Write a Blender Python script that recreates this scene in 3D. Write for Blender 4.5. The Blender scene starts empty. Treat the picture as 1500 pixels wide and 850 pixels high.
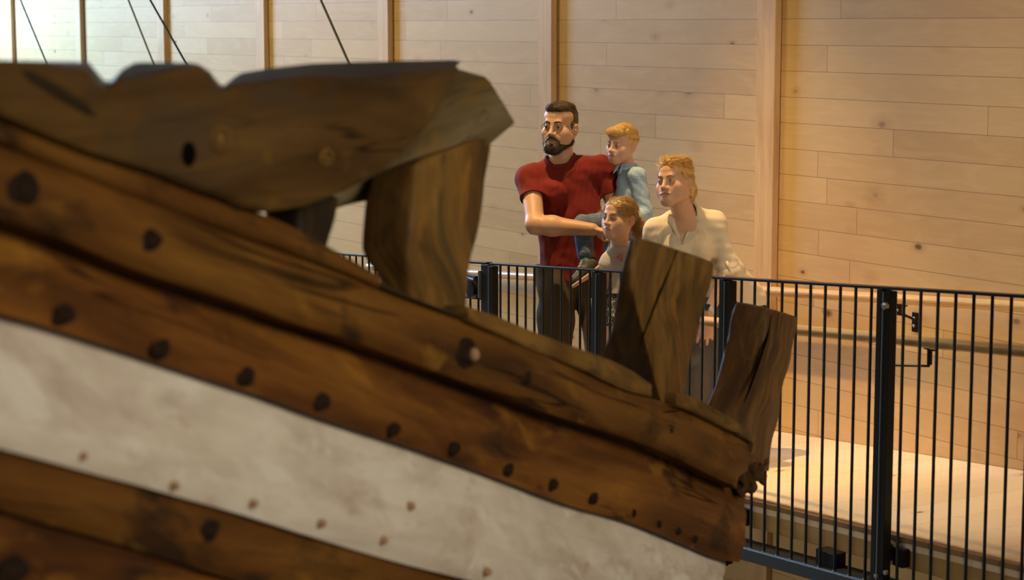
import bpy, bmesh, math, random
import numpy as np
from mathutils import Vector, Matrix, Euler
random.seed(7)
RNG = np.random.RandomState(11)
SC = bpy.context.scene
COL = SC.collection
V3 = lambda *a: np.array(a, float)

# ------------------------------------------------------------------ camera, world, lights
CAM_H = 3.6                      # camera height over the hall floor
FPX = 2917.0                     # 70 mm on a 36 mm frame, in pixels of a 1500 wide picture
PITCH = math.atan(386 / FPX)
CAM = V3(0, 0, CAM_H)
cd = bpy.data.cameras.new('camera'); cam = bpy.data.objects.new('camera', cd); COL.objects.link(cam)
cam.location = CAM; cam.rotation_euler = (math.pi / 2 - PITCH, 0, 0)
cd.sensor_width = 36; cd.lens = 70.0
cd.dof.use_dof = True; cd.dof.focus_distance = 10.4; cd.dof.aperture_fstop = 3.6
SC.camera = cam
SC.view_settings.view_transform = 'Standard'; SC.view_settings.look = 'None'
SC.view_settings.gamma = 1; SC.view_settings.use_curve_mapping = False
SC.view_settings.exposure = 0.0

w = bpy.data.worlds.new('hall_ambient'); SC.world = w; w.use_nodes = True
w.node_tree.nodes['Background'].inputs[0].default_value = (1.0, 0.64, 0.38, 1)
w.node_tree.nodes['Background'].inputs[1].default_value = 0.06

F_ = V3(0, math.cos(PITCH), -math.sin(PITCH)); U_ = V3(0, math.sin(PITCH), math.cos(PITCH)); R_ = V3(1, 0, 0)
def ray(x, y): return F_ + R_ * (x - 750) / FPX - U_ * (y - 425) / FPX
def at(x, y, z): return CAM + ray(x, y) * z          # the place seen at pixel (x, y), z metres deep

def light(name, kind, loc, target, energy, color, **kw):
    l = bpy.data.lights.new(name, kind); l.energy = energy; l.color = color
    for k, v in kw.items(): setattr(l, k, v)
    o = bpy.data.objects.new(name, l); COL.objects.link(o); o.location = loc
    d = Vector(target) - Vector(loc); o.rotation_euler = d.to_track_quat('-Z', 'Y').to_euler()
    return o

# ------------------------------------------------------------------ directions of the place
def horiz(v): return v / np.hypot(v[0], v[1])
dw = horiz(ray(-1060, 279)); DW = V3(dw[0], dw[1], 0); SL = -dw[2]       # along the wall, away; ramp slope
NW = V3(DW[1], -DW[0], 0)                                                   # from the hall towards the wall
dr = horiz(ray(-800, 293)); DR = V3(dr[0], dr[1], 0); NR = V3(DR[1], -DR[0], 0)
H0 = 1.645
def floor_z(P): return CAM_H - H0 - SL * (P[0] * DW[0] + P[1] * DW[1])
def on_floor(x, y):
    r = ray(x, y); t = H0 / (-r[2] - SL * (r @ DW)); return CAM + r * t
WOFF = on_floor(1140, 632) @ NW
def on_wall(x, y):
    r = ray(x, y); return CAM + r * (WOFF / (r @ NW))
EOFF = on_floor(1260, 772) @ NR
ROFF = EOFF - 0.075
def on_rail(x, y, o=0.0):
    r = ray(x, y); return CAM + r * ((ROFF + o) / (r @ NR))
def rail_xy(a, o=0.0): return DR * a + NR * (ROFF + o)
def lin(pa, pb, A=None):
    A = DR if A is None else A
    a0, a1 = pa @ A, pb @ A
    return lambda a: pa[2] + (pb[2] - pa[2]) * (a - a0) / (a1 - a0)

# ------------------------------------------------------------------ lights of the hall and added fill lights
def wp(a, off, z): q = DW * a + NW * (WOFF - off); return (q[0], q[1], z)      # a along the wall, off from it
WARM = (1.0, .60, .29); DAY = (.40, .64, 1.0)
# daylight from the big window at the far end
light('window_daylight', 'AREA', wp(24.5, 3.6, 6.9), wp(19.0, 0, 3.8), 1180, DAY, shape='RECTANGLE', size=3, size_y=3, spread=math.radians(110))
light('warm_wall_fill', 'AREA', wp(17, 7.0, 7.6), wp(13.0, 0, 3.6), 100, (1.0, .78, .30), shape='RECTANGLE', size=3, size_y=2, spread=math.radians(80))  # added warm fill for the left part of the wall, no seen source
# warm ceiling spots over the ramp
def spot(a, off, z, ta, toff, tz, e, ang=70, blend=.6, r=.10, col=WARM):
    return light('ceiling_spot', 'SPOT', wp(a, off, z), wp(ta, toff, tz), e, col, spot_size=math.radians(ang), spot_blend=blend, shadow_soft_size=r)
spot(8.9, 2.1, 8.5, 8.45, 1.1, 2.6, 2300, 31, .8, .05, (1.0, .66, .28))
spot(6.9, 2.1, 8.3, 6.5, .45, 1.3, 450, 38, 1., .1, (1.0, .52, .18))
spot(6.6, 1.2, 8.4, 6.6, .75, 1.2, 1050, 26, 1., .1, (1.0, .95, .70))
spot(12.0, 3.8, 8.3, 9.0, .0, 2.9, 200, 50, 1., .1, (1.0, .58, .25))
# added unseen fills: low one for beam and under-ramp wall, side one for the boat
light('low_hall_fill', 'AREA', wp(8, 9.0, 1.3), wp(6.6, 0, .2), 13, (1.0, .98, .80), shape='RECTANGLE', size=4, size_y=1.5, spread=math.radians(55))
light('boat_fill', 'AREA', (6.2, -1.2, 6.4), (-.5, 4.2, 3.0), 500, (1.0, .87, .64), shape='RECTANGLE', size=4, size_y=3)

# ------------------------------------------------------------------ helpers
def obj(name, verts, faces, mat, parent=None, smooth=None, uvs=None, kind=None, cols=None):
    me = bpy.data.meshes.new(name)
    me.from_pydata([tuple(map(float, v)) for v in verts], [], [tuple(map(int, f)) for f in faces])
    if uvs is not None:
        uvs = np.asarray(uvs, np.float32)
        li = np.empty(len(me.loops), np.int32); me.loops.foreach_get('vertex_index', li)
        uv = me.uv_layers.new(name='UVMap'); uv.data.foreach_set('uv', uvs[li].ravel())
    if cols is not None:
        ca = me.color_attributes.new('tint', 'FLOAT_COLOR', 'POINT')
        ca.data.foreach_set('color', np.asarray(cols, np.float32).ravel())
    me.validate(); me.update()
    if smooth is not None:
        me.polygons.foreach_set('use_smooth', [True] * len(me.polygons))
        if smooth < 180: me.set_sharp_from_angle(angle=math.radians(smooth))
    o = bpy.data.objects.new(name, me); COL.objects.link(o)
    if mat: me.materials.append(mat)
    if parent is not None: o.parent = parent; o.matrix_parent_inverse = parent.matrix_world.inverted() if False else Matrix.Translation(-Vector(parent.location))
    if kind: o['kind'] = kind
    return o
def tag(o, label, cat, group=None):
    o['label'] = label; o['category'] = cat
    if group: o['group'] = group
    return o
def thing(name, loc, label, cat, group=None):
    o = bpy.data.objects.new(name, None); COL.objects.link(o); o.location = loc; o.empty_display_size = .1
    return tag(o, label, cat, group)

class MB:
    """collects shapes into one mesh"""
    def __init__(s): s.v = []; s.f = []; s.uv = []
    def add(s, v, f, uv=None):
        b = len(s.v); s.v += [np.asarray(p, float) for p in v]; s.f += [[i + b for i in q] for q in f]
        s.uv += list(uv) if uv is not None else [(p[0] * .7 + p[1] * .7, p[2]) for p in v]
        return s
    def box(s, c, ax, ay, az, bev=0.0):
        """box round c with half-axis vectors; bev trims all edges"""
        c = np.asarray(c, float); A = [np.asarray(q, float) for q in (ax, ay, az)]
        L = [np.linalg.norm(q) for q in A]; N = [q / l for q, l in zip(A, L)]
        b = min(bev, min(L) * .45)
        v = []; idx = {}
        def P(k, sx, sy, sz):
            sg = (sx, sy, sz); p = c.copy()
            for i in range(3): p = p + N[i] * sg[i] * (L[i] if (i == k or b == 0) else L[i] - b)
            key = (k if b else 0,) + sg
            if key not in idx: idx[key] = len(v); v.append(p)
            return idx[key]
        f = []
        for k in range(3):
            o1, o2 = (k + 1) % 3, (k + 2) % 3
            for sg in (-1, 1):
                q = []
                for u, w_ in ((-1, -1), (1, -1), (1, 1), (-1, 1)):
                    t = [0, 0, 0]; t[k] = sg; t[o1] = u; t[o2] = w_
                    q.append(P(k, *t))
                f.append(q if sg > 0 else q[::-1])
        if b:
            for k in range(3):
                o1, o2 = (k + 1) % 3, (k + 2) % 3
                for u in (-1, 1):
                    for w_ in (-1, 1):
                        def T(kk, s_):
                            t = [0, 0, 0]; t[k] = s_; t[o1] = u; t[o2] = w_; return P(kk, *t)
                        q = [T(o1, -1), T(o1, 1), T(o2, 1), T(o2, -1)]
                        f.append(q if u * w_ < 0 else q[::-1])
            for sx in (-1, 1):
                for sy in (-1, 1):
                    for sz in (-1, 1):
                        q = [P(0, sx, sy, sz), P(1, sx, sy, sz), P(2, sx, sy, sz)]
                        f.append(q if sx * sy * sz > 0 else q[::-1])
        uv = []
        for p in v:
            d = p - c; k = int(np.argmax(L)); j = (k + 1) % 3
            uv.append((d @ N[k], d @ N[j] + .37 * (d @ N[(k + 2) % 3])))
        return s.add(v, f, uv)
    def tube(s, pts, r, n=10, caps=True, squash=None):
        pts = [np.asarray(p, float) for p in pts]; m = len(pts)
        rr = r if hasattr(r, '__len__') else [r] * m
        v = []; uv = []; up = None; L = 0
        for i, p in enumerate(pts):
            t = pts[min(i + 1, m - 1)] - pts[max(i - 1, 0)]; t = t / (np.linalg.norm(t) + 1e-12)
            if up is None:
                up = V3(0, 0, 1) if abs(t[2]) < .9 else V3(1, 0, 0)
            a = up - t * (up @ t); a /= np.linalg.norm(a); b = np.cross(t, a); up = a
            if i: L += np.linalg.norm(p - pts[i - 1])
            for k in range(n):
                an = 2 * math.pi * k / n; v.append(p + rr[i] * (a * math.cos(an) + b * math.sin(an))); uv.append((L, rr[i] * an))
        f = []
        for i in range(m - 1):
            for k in range(n):
                f.append([i * n + k, i * n + (k + 1) % n, (i + 1) * n + (k + 1) % n, (i + 1) * n + k])
        if caps: f.append(list(range(n))[::-1]); f.append([(m - 1) * n + k for k in range(n)])
        return s.add(v, f, uv)
    def ball(s, c, rx, ry=None, rz=None, n=10, m=7, rot=None):
        ry = rx if ry is None else ry; rz = rx if rz is None else rz
        rot = np.eye(3) if rot is None else rot
        v = []; f = []
        for i in range(m + 1):
            th = math.pi * i / m
            for k in range(n):
                ph = 2 * math.pi * k / n
                v.append(np.asarray(c) + rot @ V3(rx * math.sin(th) * math.cos(ph), ry * math.sin(th) * math.sin(ph), rz * math.cos(th)))
        for i in range(m):
            for k in range(n):
                f.append([i * n + k, (i + 1) * n + k, (i + 1) * n + (k + 1) % n, i * n + (k + 1) % n])
        return s.add(v, f)
    def build(s, name, mat, parent=None, smooth=35, kind=None):
        return obj(name, s.v, s.f, mat, parent, smooth, s.uv, kind)

# ------------------------------------------------------------------ materials
class NT:
    def __init__(s, name):
        s.m = bpy.data.materials.new(name); s.m.use_nodes = True; s.t = s.m.node_tree; s.n = s.t.nodes
        s.b = s.n['Principled BSDF']
    def node(s, kind, **kw):
        n = s.n.new(kind)
        for k, v in kw.items(): setattr(n, k, v)
        return n
    def link(s, a, b): s.t.links.new(a, b); return s
    def put(s, sock, val):
        if isinstance(val, bpy.types.NodeSocket): s.link(val, sock)
        else: sock.default_value = val if not (isinstance(val, tuple) and len(val) == 3 and sock.type == 'RGBA') else val + (1,)
    def math(s, op, a, b=0.0, c=None, clamp=False):
        n = s.node('ShaderNodeMath', operation=op, use_clamp=clamp); s.put(n.inputs[0], a); s.put(n.inputs[1], b)
        if c is not None: s.put(n.inputs[2], c)
        return n.outputs[0]
    def mapping(s, vec, scale=(1, 1, 1), loc=(0, 0, 0), rot=(0, 0, 0)):
        n = s.node('ShaderNodeMapping'); s.put(n.inputs[0], vec); n.inputs[1].default_value = loc; n.inputs[2].default_value = rot; n.inputs[3].default_value = scale
        return n.outputs[0]
    def noise(s, vec, scale, detail=4, rough=.55, dist=0.0):
        n = s.node('ShaderNodeTexNoise'); s.put(n.inputs['Vector'], vec)
        n.inputs['Scale'].default_value = scale; n.inputs['Detail'].default_value = detail; n.inputs['Roughness'].default_value = rough; n.inputs['Distortion'].default_value = dist
        return n.outputs[0]
    def ramp(s, fac, stops, interp='LINEAR'):
        n = s.node('ShaderNodeValToRGB'); s.put(n.inputs[0], fac); cr = n.color_ramp; cr.interpolation = interp
        while len(cr.elements) > 1: cr.elements.remove(cr.elements[-1])
        for i, (p, c) in enumerate(stops):
            e = cr.elements[0] if i == 0 else cr.elements.new(p)
            e.position = p; c = (c, c, c) if not isinstance(c, tuple) else c; e.color = tuple(c) + (1,)
        return n.outputs[0]
    def mix(s, fac, a, b, mode='MIX'):
        n = s.node('ShaderNodeMix', data_type='RGBA', blend_type=mode); s.put(n.inputs[0], fac); s.put(n.inputs[6], a); s.put(n.inputs[7], b)
        return n.outputs[2]
    def rng(s, v, a, b, c=0., d=1.):
        n = s.node('ShaderNodeMapRange'); s.put(n.inputs[0], v)
        for i, q in enumerate((a, b, c, d)): n.inputs[i + 1].default_value = q
        return n.outputs[0]
    def bump(s, h, strength=.3, dist=.01):
        n = s.node('ShaderNodeBump'); s.put(n.inputs['Height'], h); n.inputs['Strength'].default_value = strength; n.inputs['Distance'].default_value = dist
        s.link(n.outputs[0], s.b.inputs['Normal']); return s
    def out(s, color, rough=.6, metal=0.0, spec=None):
        s.put(s.b.inputs['Base Color'], color); s.put(s.b.inputs['Roughness'], rough); s.b.inputs['Metallic'].default_value = metal
        if spec is not None: s.b.inputs['Specular IOR Level'].default_value = spec
        return s.m
    def coord(s, which='Object'): return s.node('ShaderNodeTexCoord').outputs[which]

def plain(name, color, rough=.55, metal=0, var=.12, scale=40, bump=0., spec=None):
    m = NT(name); c = m.coord('Object'); n = m.noise(c, scale, 3)
    a = tuple(q * (1 - var) for q in color); b = tuple(min(1, q * (1 + var)) for q in color)
    if bump: m.bump(n, bump, .004)
    return m.out(m.mix(n, a, b), rough, metal, spec)

def plank_wall_mat(name, base, dark, light_, plank_h, plank_w, zoff, knots=True, axes=('X', 'Z'), seam_amt=.78):
    """light timber boarding: boards along local X, courses along local Z (or Y)"""
    m = NT(name); c = m.coord('Object'); sx = m.node('ShaderNodeSeparateXYZ'); m.link(c, sx.inputs[0])
    X = sx.outputs[axes[0]]; Z = m.math('ADD', sx.outputs[axes[1]], zoff)
    row = m.math('FLOOR', m.math('DIVIDE', Z, plank_h)); fz = m.math('FRACT', m.math('DIVIDE', Z, plank_h))
    wn = m.node('ShaderNodeTexWhiteNoise', noise_dimensions='1D'); m.link(row, wn.inputs['W'])
    xs = m.math('ADD', m.math('DIVIDE', X, plank_w), m.math('MULTIPLY', wn.outputs[0], 7.3))
    colm = m.math('FLOOR', xs); fx = m.math('FRACT', xs)
    cv = m.node('ShaderNodeCombineXYZ'); m.link(row, cv.inputs[0]); m.link(colm, cv.inputs[1])
    wn2 = m.node('ShaderNodeTexWhiteNoise', noise_dimensions='3D'); m.link(cv.outputs[0], wn2.inputs[0])
    rnd = wn2.outputs[0]
    gv = m.node('ShaderNodeCombineXYZ'); m.link(X, gv.inputs[0]); m.link(m.math('ADD', Z, m.math('MULTIPLY', rnd, 13.1)), gv.inputs[1]); m.link(m.math('MULTIPLY', rnd, 31.), gv.inputs[2])
    g1 = m.noise(m.mapping(gv.outputs[0], (1.6, 26, 1)), 1.0, 5, .6, .6)
    g2 = m.noise(m.mapping(gv.outputs[0], (2.2, 9, 1)), 1.0, 3, .55, 1.8)
    wv = m.node('ShaderNodeTexWave', wave_type='BANDS', bands_direction='Y', wave_profile='SAW'); m.link(m.mapping(gv.outputs[0], (.32, 1.0, 1)), wv.inputs[0])
    wv.inputs['Scale'].default_value = 9; wv.inputs['Distortion'].default_value = 7.5; wv.inputs['Detail'].default_value = 2; wv.inputs['Detail Scale'].default_value = .9
    col = m.mix(m.rng(rnd, 0, 1, .15, .85), dark, light_)
    col = m.mix(.45, col, base)
    col = m.mix(m.math('MULTIPLY', g1, .30), col, dark)
    col = m.mix(m.math('MULTIPLY', m.rng(g2, .45, .75), .38), col, light_)
    col = m.mix(m.math('MULTIPLY', m.math('MULTIPLY', wv.outputs[1], g2), .16), col, dark)
    if knots:
        vo = m.node('ShaderNodeTexVoronoi', feature='F1'); m.link(m.mapping(gv.outputs[0], (3.1, 5.4, 1)), vo.inputs[0]); vo.inputs['Scale'].default_value = 1.0
        sc2 = m.node('ShaderNodeSeparateColor'); m.link(vo.outputs['Color'], sc2.inputs[0])
        on = m.math('GREATER_THAN', sc2.outputs[0], .45)
        rad = m.rng(m.math('POWER', sc2.outputs[1], 2.0), 0, 1, .065, .145)
        dd = m.math('ADD', vo.outputs['Distance'], m.math('MULTIPLY', m.math('SUBTRACT', m.noise(gv.outputs[0], 45, 2), .5), .030))
        kn = m.math('MULTIPLY', m.rng(m.math('DIVIDE', dd, rad), 1.15, .55), on)
        halo = m.math('MULTIPLY', m.rng(m.math('DIVIDE', dd, rad), 2.6, .9), on)
        col = m.mix(m.math('MULTIPLY', halo, .30), col, (dark[0] * .62, dark[1] * .48, dark[2] * .36))
        col = m.mix(m.math('MULTIPLY', kn, .92), col, (dark[0] * .26, dark[1] * .17, dark[2] * .12))
    seam = m.math('MAXIMUM', m.math('LESS_THAN', fz, .020), m.math('LESS_THAN', fx, .0016))
    col = m.mix(m.math('MULTIPLY', seam, seam_amt), col, (dark[0] * .3, dark[1] * .24, dark[2] * .18))
    h = m.math('SUBTRACT', m.math('MULTIPLY', g1, .2), seam)
    m.bump(h, .25, .004)
    return m.out(col, .55, 0, .3)

def lumber(name, base, dark, light_, s=(2., 30.), rough=.55, bump=.15, blot=None, uv=True, crack=0., edge=None, spec=.3):
    """wood with the grain along U of the mesh"""
    m = NT(name); c = m.coord('UV' if uv else 'Object'); o = m.coord('Object')
    cc = m.node('ShaderNodeVectorMath', operation='ADD'); m.link(c, cc.inputs[0])
    oi = m.node('ShaderNodeObjectInfo'); mv = m.math('MULTIPLY', oi.outputs['Random'], 17.); cb = m.node('ShaderNodeCombineXYZ'); m.link(mv, cb.inputs[0]); m.link(mv, cb.inputs[1]); m.link(cb.outputs[0], cc.inputs[1])
    c = cc.outputs[0]
    g1 = m.noise(m.mapping(c, (s[0], s[1], 1)), 1., 6, .62, .8)
    g2 = m.noise(m.mapping(c, (s[0] * .7, s[1] * .22, 1)), 1., 4, .6, 1.4)
    col = m.ramp(g2, [(.30, dark), (.5, base), (.72, light_)])
    col = m.mix(m.math('MULTIPLY', m.rng(g1, .42, .7), .55), col, dark)
    col = m.mix(m.math('MULTIPLY', m.rng(g1, .48, .28), .35), col, light_)
    h = g1
    if blot:
        for (bc, sc_, lo, hi, amt) in blot:
            b = m.noise(m.mapping(c, (sc_, sc_ * 2.2, 1), (sc_, 3.1, 0)), 1., 5, .65, .5)
            col = m.mix(m.math('MULTIPLY', m.rng(b, lo, hi), amt), col, bc)
    if crack:
        ck = m.noise(m.mapping(c, (s[0] * .45, s[1] * .55, 1), (4, 9, 0)), 1., 3, .5, .5)
        ln = m.rng(m.math('ABSOLUTE', m.math('SUBTRACT', ck, .5)), .0, .022, 1, 0)
        gate = m.rng(m.noise(m.mapping(c, (1.2, 4, 1), (1, 5, 0)), 1., 2), .52, .6)
        ln = m.math('MULTIPLY', ln, gate)
        col = m.mix(m.math('MULTIPLY', ln, crack), col, tuple(q * .18 for q in dark)); h = m.math('SUBTRACT', g1, m.math('MULTIPLY', ln, 1.5))
    if bump: m.bump(h, bump, .012)
    return m.out(col, rough, 0, spec)

M = {}
M['wall'] = plank_wall_mat('wall_boards', (.63, .42, .20), (.47, .285, .11), (.72, .53, .285), .1400, 2.05, 0.0)
M['deck'] = plank_wall_mat('ramp_boards', (.70, .53, .375), (.62, .44, .285), (.76, .60, .44), .29, 2.4, .05, axes=('Y', 'X'), seam_amt=.30)
M['stud'] = lumber('stud_wood', (.64, .42, .215), (.53, .32, .14), (.71, .50, .28), (1.5, 32), .5, .08, blot=[((.34, .19, .085), 3.5, .66, .74, .6)])
M['beam'] = lumber('edge_beam_wood', (.40, .235, .085), (.31, .17, .055), (.47, .29, .12), (1.2, 30), .5, .06)
M['lip'] = lumber('deck_lip_wood', (.26, .14, .06), (.19, .1, .04), (.32, .18, .08), (1.2, 30), .5, .06)
M['handrail'] = lumber('handrail_wood', (.62, .39, .165), (.54, .32, .12), (.68, .45, .21), (1.0, 60), .38, .03, spec=.45)
M['steel'] = plain('black_steel', (.008, .0078, .0075), .32, 0, .2, 30, spec=.35)
M['steel2'] = plain('grey_black_steel', (.024, .026, .027), .45, 0, .2, 30, spec=.4)
M['zinc'] = plain('zinc_bolt', (.55, .56, .58), .3, .9, .1)
M['bright'] = plain('highlight_bright_steel', (.42, .46, .5), .3, .9, .1)
M['rod'] = plain('dark_rod', (.012, .011, .010), .8, spec=.1)
M['rodg'] = plain('grey_rod', (.16, .145, .10), .8, spec=.1)
M['hallfloor'] = plain('hall_floor', (.20, .17, .14), .6, 0, .15, 3)

# ------------------------------------------------------------------ setting: wall, studs, ramp, hall floor
def wall_local(P): return V3(P @ DW, P @ NW - WOFF, P[2])
a_min, a_max = 2.0, 34.0
wb = MB()
wb.add([(a_min, 0, 0), (a_max, 0, 0), (a_max, 0, 9), (a_min, 0, 9), (a_min, .2, 0), (a_max, .2, 0), (a_max, .2, 9), (a_min, .2, 9)],
       [(0, 1, 2, 3), (5, 4, 7, 6), (4, 0, 3, 7), (1, 5, 6, 2), (3, 2, 6, 7), (4, 5, 1, 0)])
wall = wb.build('wall_back', M['wall'], None, None, 'structure')
MW = Matrix(((DW[0], NW[0], 0, NW[0] * WOFF), (DW[1], NW[1], 0, NW[1] * WOFF), (0, 0, 1, 0), (0, 0, 0, 1)))
wall.matrix_world = MW
aS = [on_wall(x, 60) @ DW for x in (1118, 796.5, 561, 382, 237, 116, 16)]
sp = (aS[-1] - aS[0]) / 6.
k = 0
for i in range(-1, 9):
    a = aS[i] if 0 <= i < 7 else aS[0] + sp * i
    b = MB().box((a - .075, -.021, 4.5), (.080, 0, 0), (0, .021, 0), (0, 0, 4.5), .003)
    b.uv = [(p[2], p[0] + p[1] + 3.7 * i) for p in b.v]
    k += 1
    s = b.build('trim_%d' % k, M['stud'], None, 30, 'structure'); s.matrix_world = MW

# hall floor
hf = obj('floor', [(-14, -3, -.2), (14, -3, -.2), (14, 32, -.2), (-22, 32, -.2), (-14, -3, 0), (14, -3, 0), (14, 32, 0), (-22, 32, 0)],
         [(4, 5, 6, 7), (3, 2, 1, 0), (0, 1, 5, 4), (1, 2, 6, 5), (2, 3, 7, 6), (3, 0, 4, 7)], M['hallfloor'], None, None, kind='structure')

# ramp: deck between railing edge and wall
def deck_pts(a): # a along railing dir -> front edge point on floor plane, and back edge point
    P = DR * a + NR * EOFF; P = V3(P[0], P[1], 0); P[2] = floor_z(P)
    aw = P @ DW; Q = DW * aw + NW * (WOFF - .004); Q = V3(Q[0], Q[1], 0); Q[2] = floor_z(Q)
    return P, Q
A0, A1 = 3.5, 26.0
(p0, q0), (p1, q1) = deck_pts(A0), deck_pts(A1)
dz = V3(0, 0, -.05)
deckM = Matrix(((DW[0], NW[0], 0, p0[0]), (DW[1], NW[1], 0, p0[1]), (0, 0, 1, p0[2]), (0, 0, 0, 1)))
ts = [p0, p1, q1, q0]; inv = np.linalg.inv(np.array(deckM))
loc = [(inv @ np.append(p, 1))[:3] for p in ts] + [(inv @ np.append(p + dz, 1))[:3] for p in ts]
dk = obj('floor_ramp', loc, [(3, 2, 1, 0), (4, 5, 6, 7), (0, 1, 5, 4), (1, 2, 6, 5), (2, 3, 7, 6), (3, 0, 4, 7)], M['deck'], None, None, kind='structure')
dk.matrix_world = deckM
def strip(name, mat, o0, o1, z0, z1, kind='structure', nm=None):
    """a long board following the front edge of the ramp"""
    b = MB(); c = (p0 + p1) / 2 + NR * (o0 + o1) / 2 + V3(0, 0, (z0 + z1) / 2)
    b.box(c, (p1 - p0) / 2, NR * abs(o1 - o0) / 2, V3(0, 0, abs(z1 - z0) / 2), .003)
    return b.build(name, mat, None, 30, kind)
strip('trim_20', M['lip'], -.006, .03, -.022, .004)
strip('trim_21', M['beam'], .004, .10, -.128, -.023)

# ------------------------------------------------------------------ railing
zt = lin(on_rail(740, 386), on_rail(1500, 431.5)); zb = lin(on_rail(1083, 799), on_rail(1265, 849))
zb_ = lambda a: zb(a)
def ra(x, y=410): return on_rail(x, y) @ DR
rail = thing('metal_railing', rail_xy(ra(1301)) + V3(0, 0, 1.3), 'black steel balustrade with thin upright bars along the front edge of the wooden ramp', 'railing')
aR0 = ra(1640); aGate = ra(722)
def rbar(a0, a1, zf, dzc, hw, hh, bev=.002, o=0.0):
    P = rail_xy(a0, o); Q = rail_xy(a1, o); P = V3(P[0], P[1], zf(a0) + dzc); Q = V3(Q[0], Q[1], zf(a1) + dzc)
    return MB().box((P + Q) / 2, (Q - P) / 2, NR * hw, V3(0, 0, hh), bev)
rbar(aR0, aGate, zt, -.006, .021, .006).build('top_rail', M['steel'], rail)
bt = rbar(aR0, aGate, zb_, -.006, .062, .006, .002, .052)
q = rbar(aR0, aGate, zb_, -.03, .005, .028, .002, -.013); bt.add(q.v, q.f, q.uv)
bt.build('bottom_rail', M['steel2'], rail)
posts = [ra(1301), ra(1067.5), ra(878.5), ra(721)]
def vbar(a, hw_along, hw_across, z0, z1, o=0.0, bev=.002):
    P = rail_xy(a, o); return MB().box(V3(P[0], P[1], (z0 + z1) / 2), DR * hw_along, NR * hw_across, V3(0, 0, (z1 - z0) / 2), bev)
pst = []
for i, a in enumerate(posts + [2 * posts[0] - posts[1]]):
    b = vbar(a + .022, .016, .026, zb(a) - .12, zt(a) - .012)
    q = vbar(a - .020, .017, .020, zb(a) - .10, zt(a) - .016); b.add(q.v, q.f, q.uv)
    po = b.build('post', M['steel'], rail); pst.append(po)
    vbar(a - .0005, .0025, .004, zb(a) - .1, zt(a) - .02, -.022, .0005).build('edge_highlight', M['bright'], po)  # highlight along the post edge, put in as a bright strip
nb_ = 0
def bay(a_from, a_to):
    L = a_to - a_from; n = max(1, int(round(L / .1005))) - 1
    for j in range(1, n + 1):
        a = a_from + L * j / (n + 1); P = rail_xy(a)
        o = MB().tube([V3(P[0], P[1], zb(a) - .004), V3(P[0], P[1], zt(a) - .008)], .0068, 8).build('baluster', M['steel'], rail, 60)
        MB().tube([V3(P[0], P[1], zb(a)), V3(P[0], P[1], zb(a) + .006)], [.0105, .007], 8).build('foot_collar', M['steel2'], o, 60)
pp = [aR0 - .02] + [2 * posts[0] - posts[1]] + posts
for u, v in zip(pp[:-1], pp[1:]): bay(u, v)
# fixings at the main post: bolts, plates to the edge beam
def bolt(P, d, r, h, parent, name='bolt', mat='zinc'):
    P = np.asarray(P, float); return MB().tube([P, P + d * h * .7, P + d * h], [r, r, r * .6], 6).build(name, M[mat], parent, 30)
def side(a, z, o): P = rail_xy(a, o); return V3(P[0], P[1], z)
pm = pst[0]; a = posts[0]
bolt(side(a - .022, zt(a) - .075, -.02), -NR, .015, .022, pm)
for (x, y) in ((1285.5, 844), (1299, 839)):
    P = on_rail(x, y, -.028); bolt(P, -NR, .010, .014, pm)
for pi, a in enumerate(posts[:2] + [2 * posts[0] - posts[1]]):
    za = floor_z(rail_xy(a)) - .075
    for s_, nm in ((-.055, .03), (.05, .02)):
        P = rail_xy(a + s_, .058)
        br = MB().box(V3(P[0], P[1], za + .0), DR * nm, NR * .02, V3(0, 0, .038), .004).build('beam_bracket', M['steel'], rail)
        bolt(V3(P[0], P[1], za) - NR * .02, -NR, .010, .006, br, mat='steel2')
    # foot block under the beam, on the bottom plate
P = on_rail(1217, 818, .05); a = P @ DR
MB().box(V3(P[0], P[1], zb(a) + .035), DR * .062, NR * .035, V3(0, 0, .035), .004).build('foot_block', M['steel'], rail)
P = on_rail(1209, 843, .03); a = P @ DR
MB().tube([V3(P[0], P[1], zb(a) - .16), V3(P[0], P[1], zb(a) - .012)], .034, 16).build('foot_stub', M['steel'], rail, 60)
# gate with latch beyond the left post
gate = thing('railing_gate', rail_xy(ra(700)) + V3(0, 0, 1.2), 'black steel gate with a round latch left of the railing, behind the boat', 'gate')
ag = aGate + .045
aEnd = ra(470, 380)
zg = lambda a: zt(a) + .0
rbar(ag, aEnd, zg, -.004, .021, .006).build('top_bar', M['steel'], gate)
rbar(ag, aEnd, zb_, -.006, .03, .006).build('bottom_bar', M['steel2'], gate)
aL = ra(689)
vbar(ag + .02, .03, .026, zb(ag), zt(ag) - .014).build('hinge_stile', M['steel'], gate)
vbar(ag + .055, .005, .010, zt(ag) - .20, zt(ag) - .05, -.03, .001).build('bright_strip', M['bright'], gate)
rbar(ag + .05, aEnd, lambda a: zt(a) - .205, 0, .01, .006).build('middle_bar', M['steel'], gate)
lb = vbar(aL - .03, .05, .014, zt(aL) - .195, zt(aL) - .075).build('latch_plate', M['steel'], gate)
P = rail_xy(aL - .085, -.02); MB().tube([V3(P[0], P[1], zt(aL) - .145), V3(P[0], P[1], zt(aL) - .145) - NR * .03], .05, 18).build('latch_disc', M['steel'], gate, 40)
P = rail_xy(aL - .06, -.05); MB().tube([V3(P[0], P[1], zt(aL) - .085) + DR * .1, V3(P[0], P[1], zt(aL) - .082), V3(P[0], P[1], zt(aL) - .085) - DR * .09], .010, 8).build('latch_lever', M['steel2'], gate)
n = int((aEnd - ag - .08) / .1)
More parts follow.
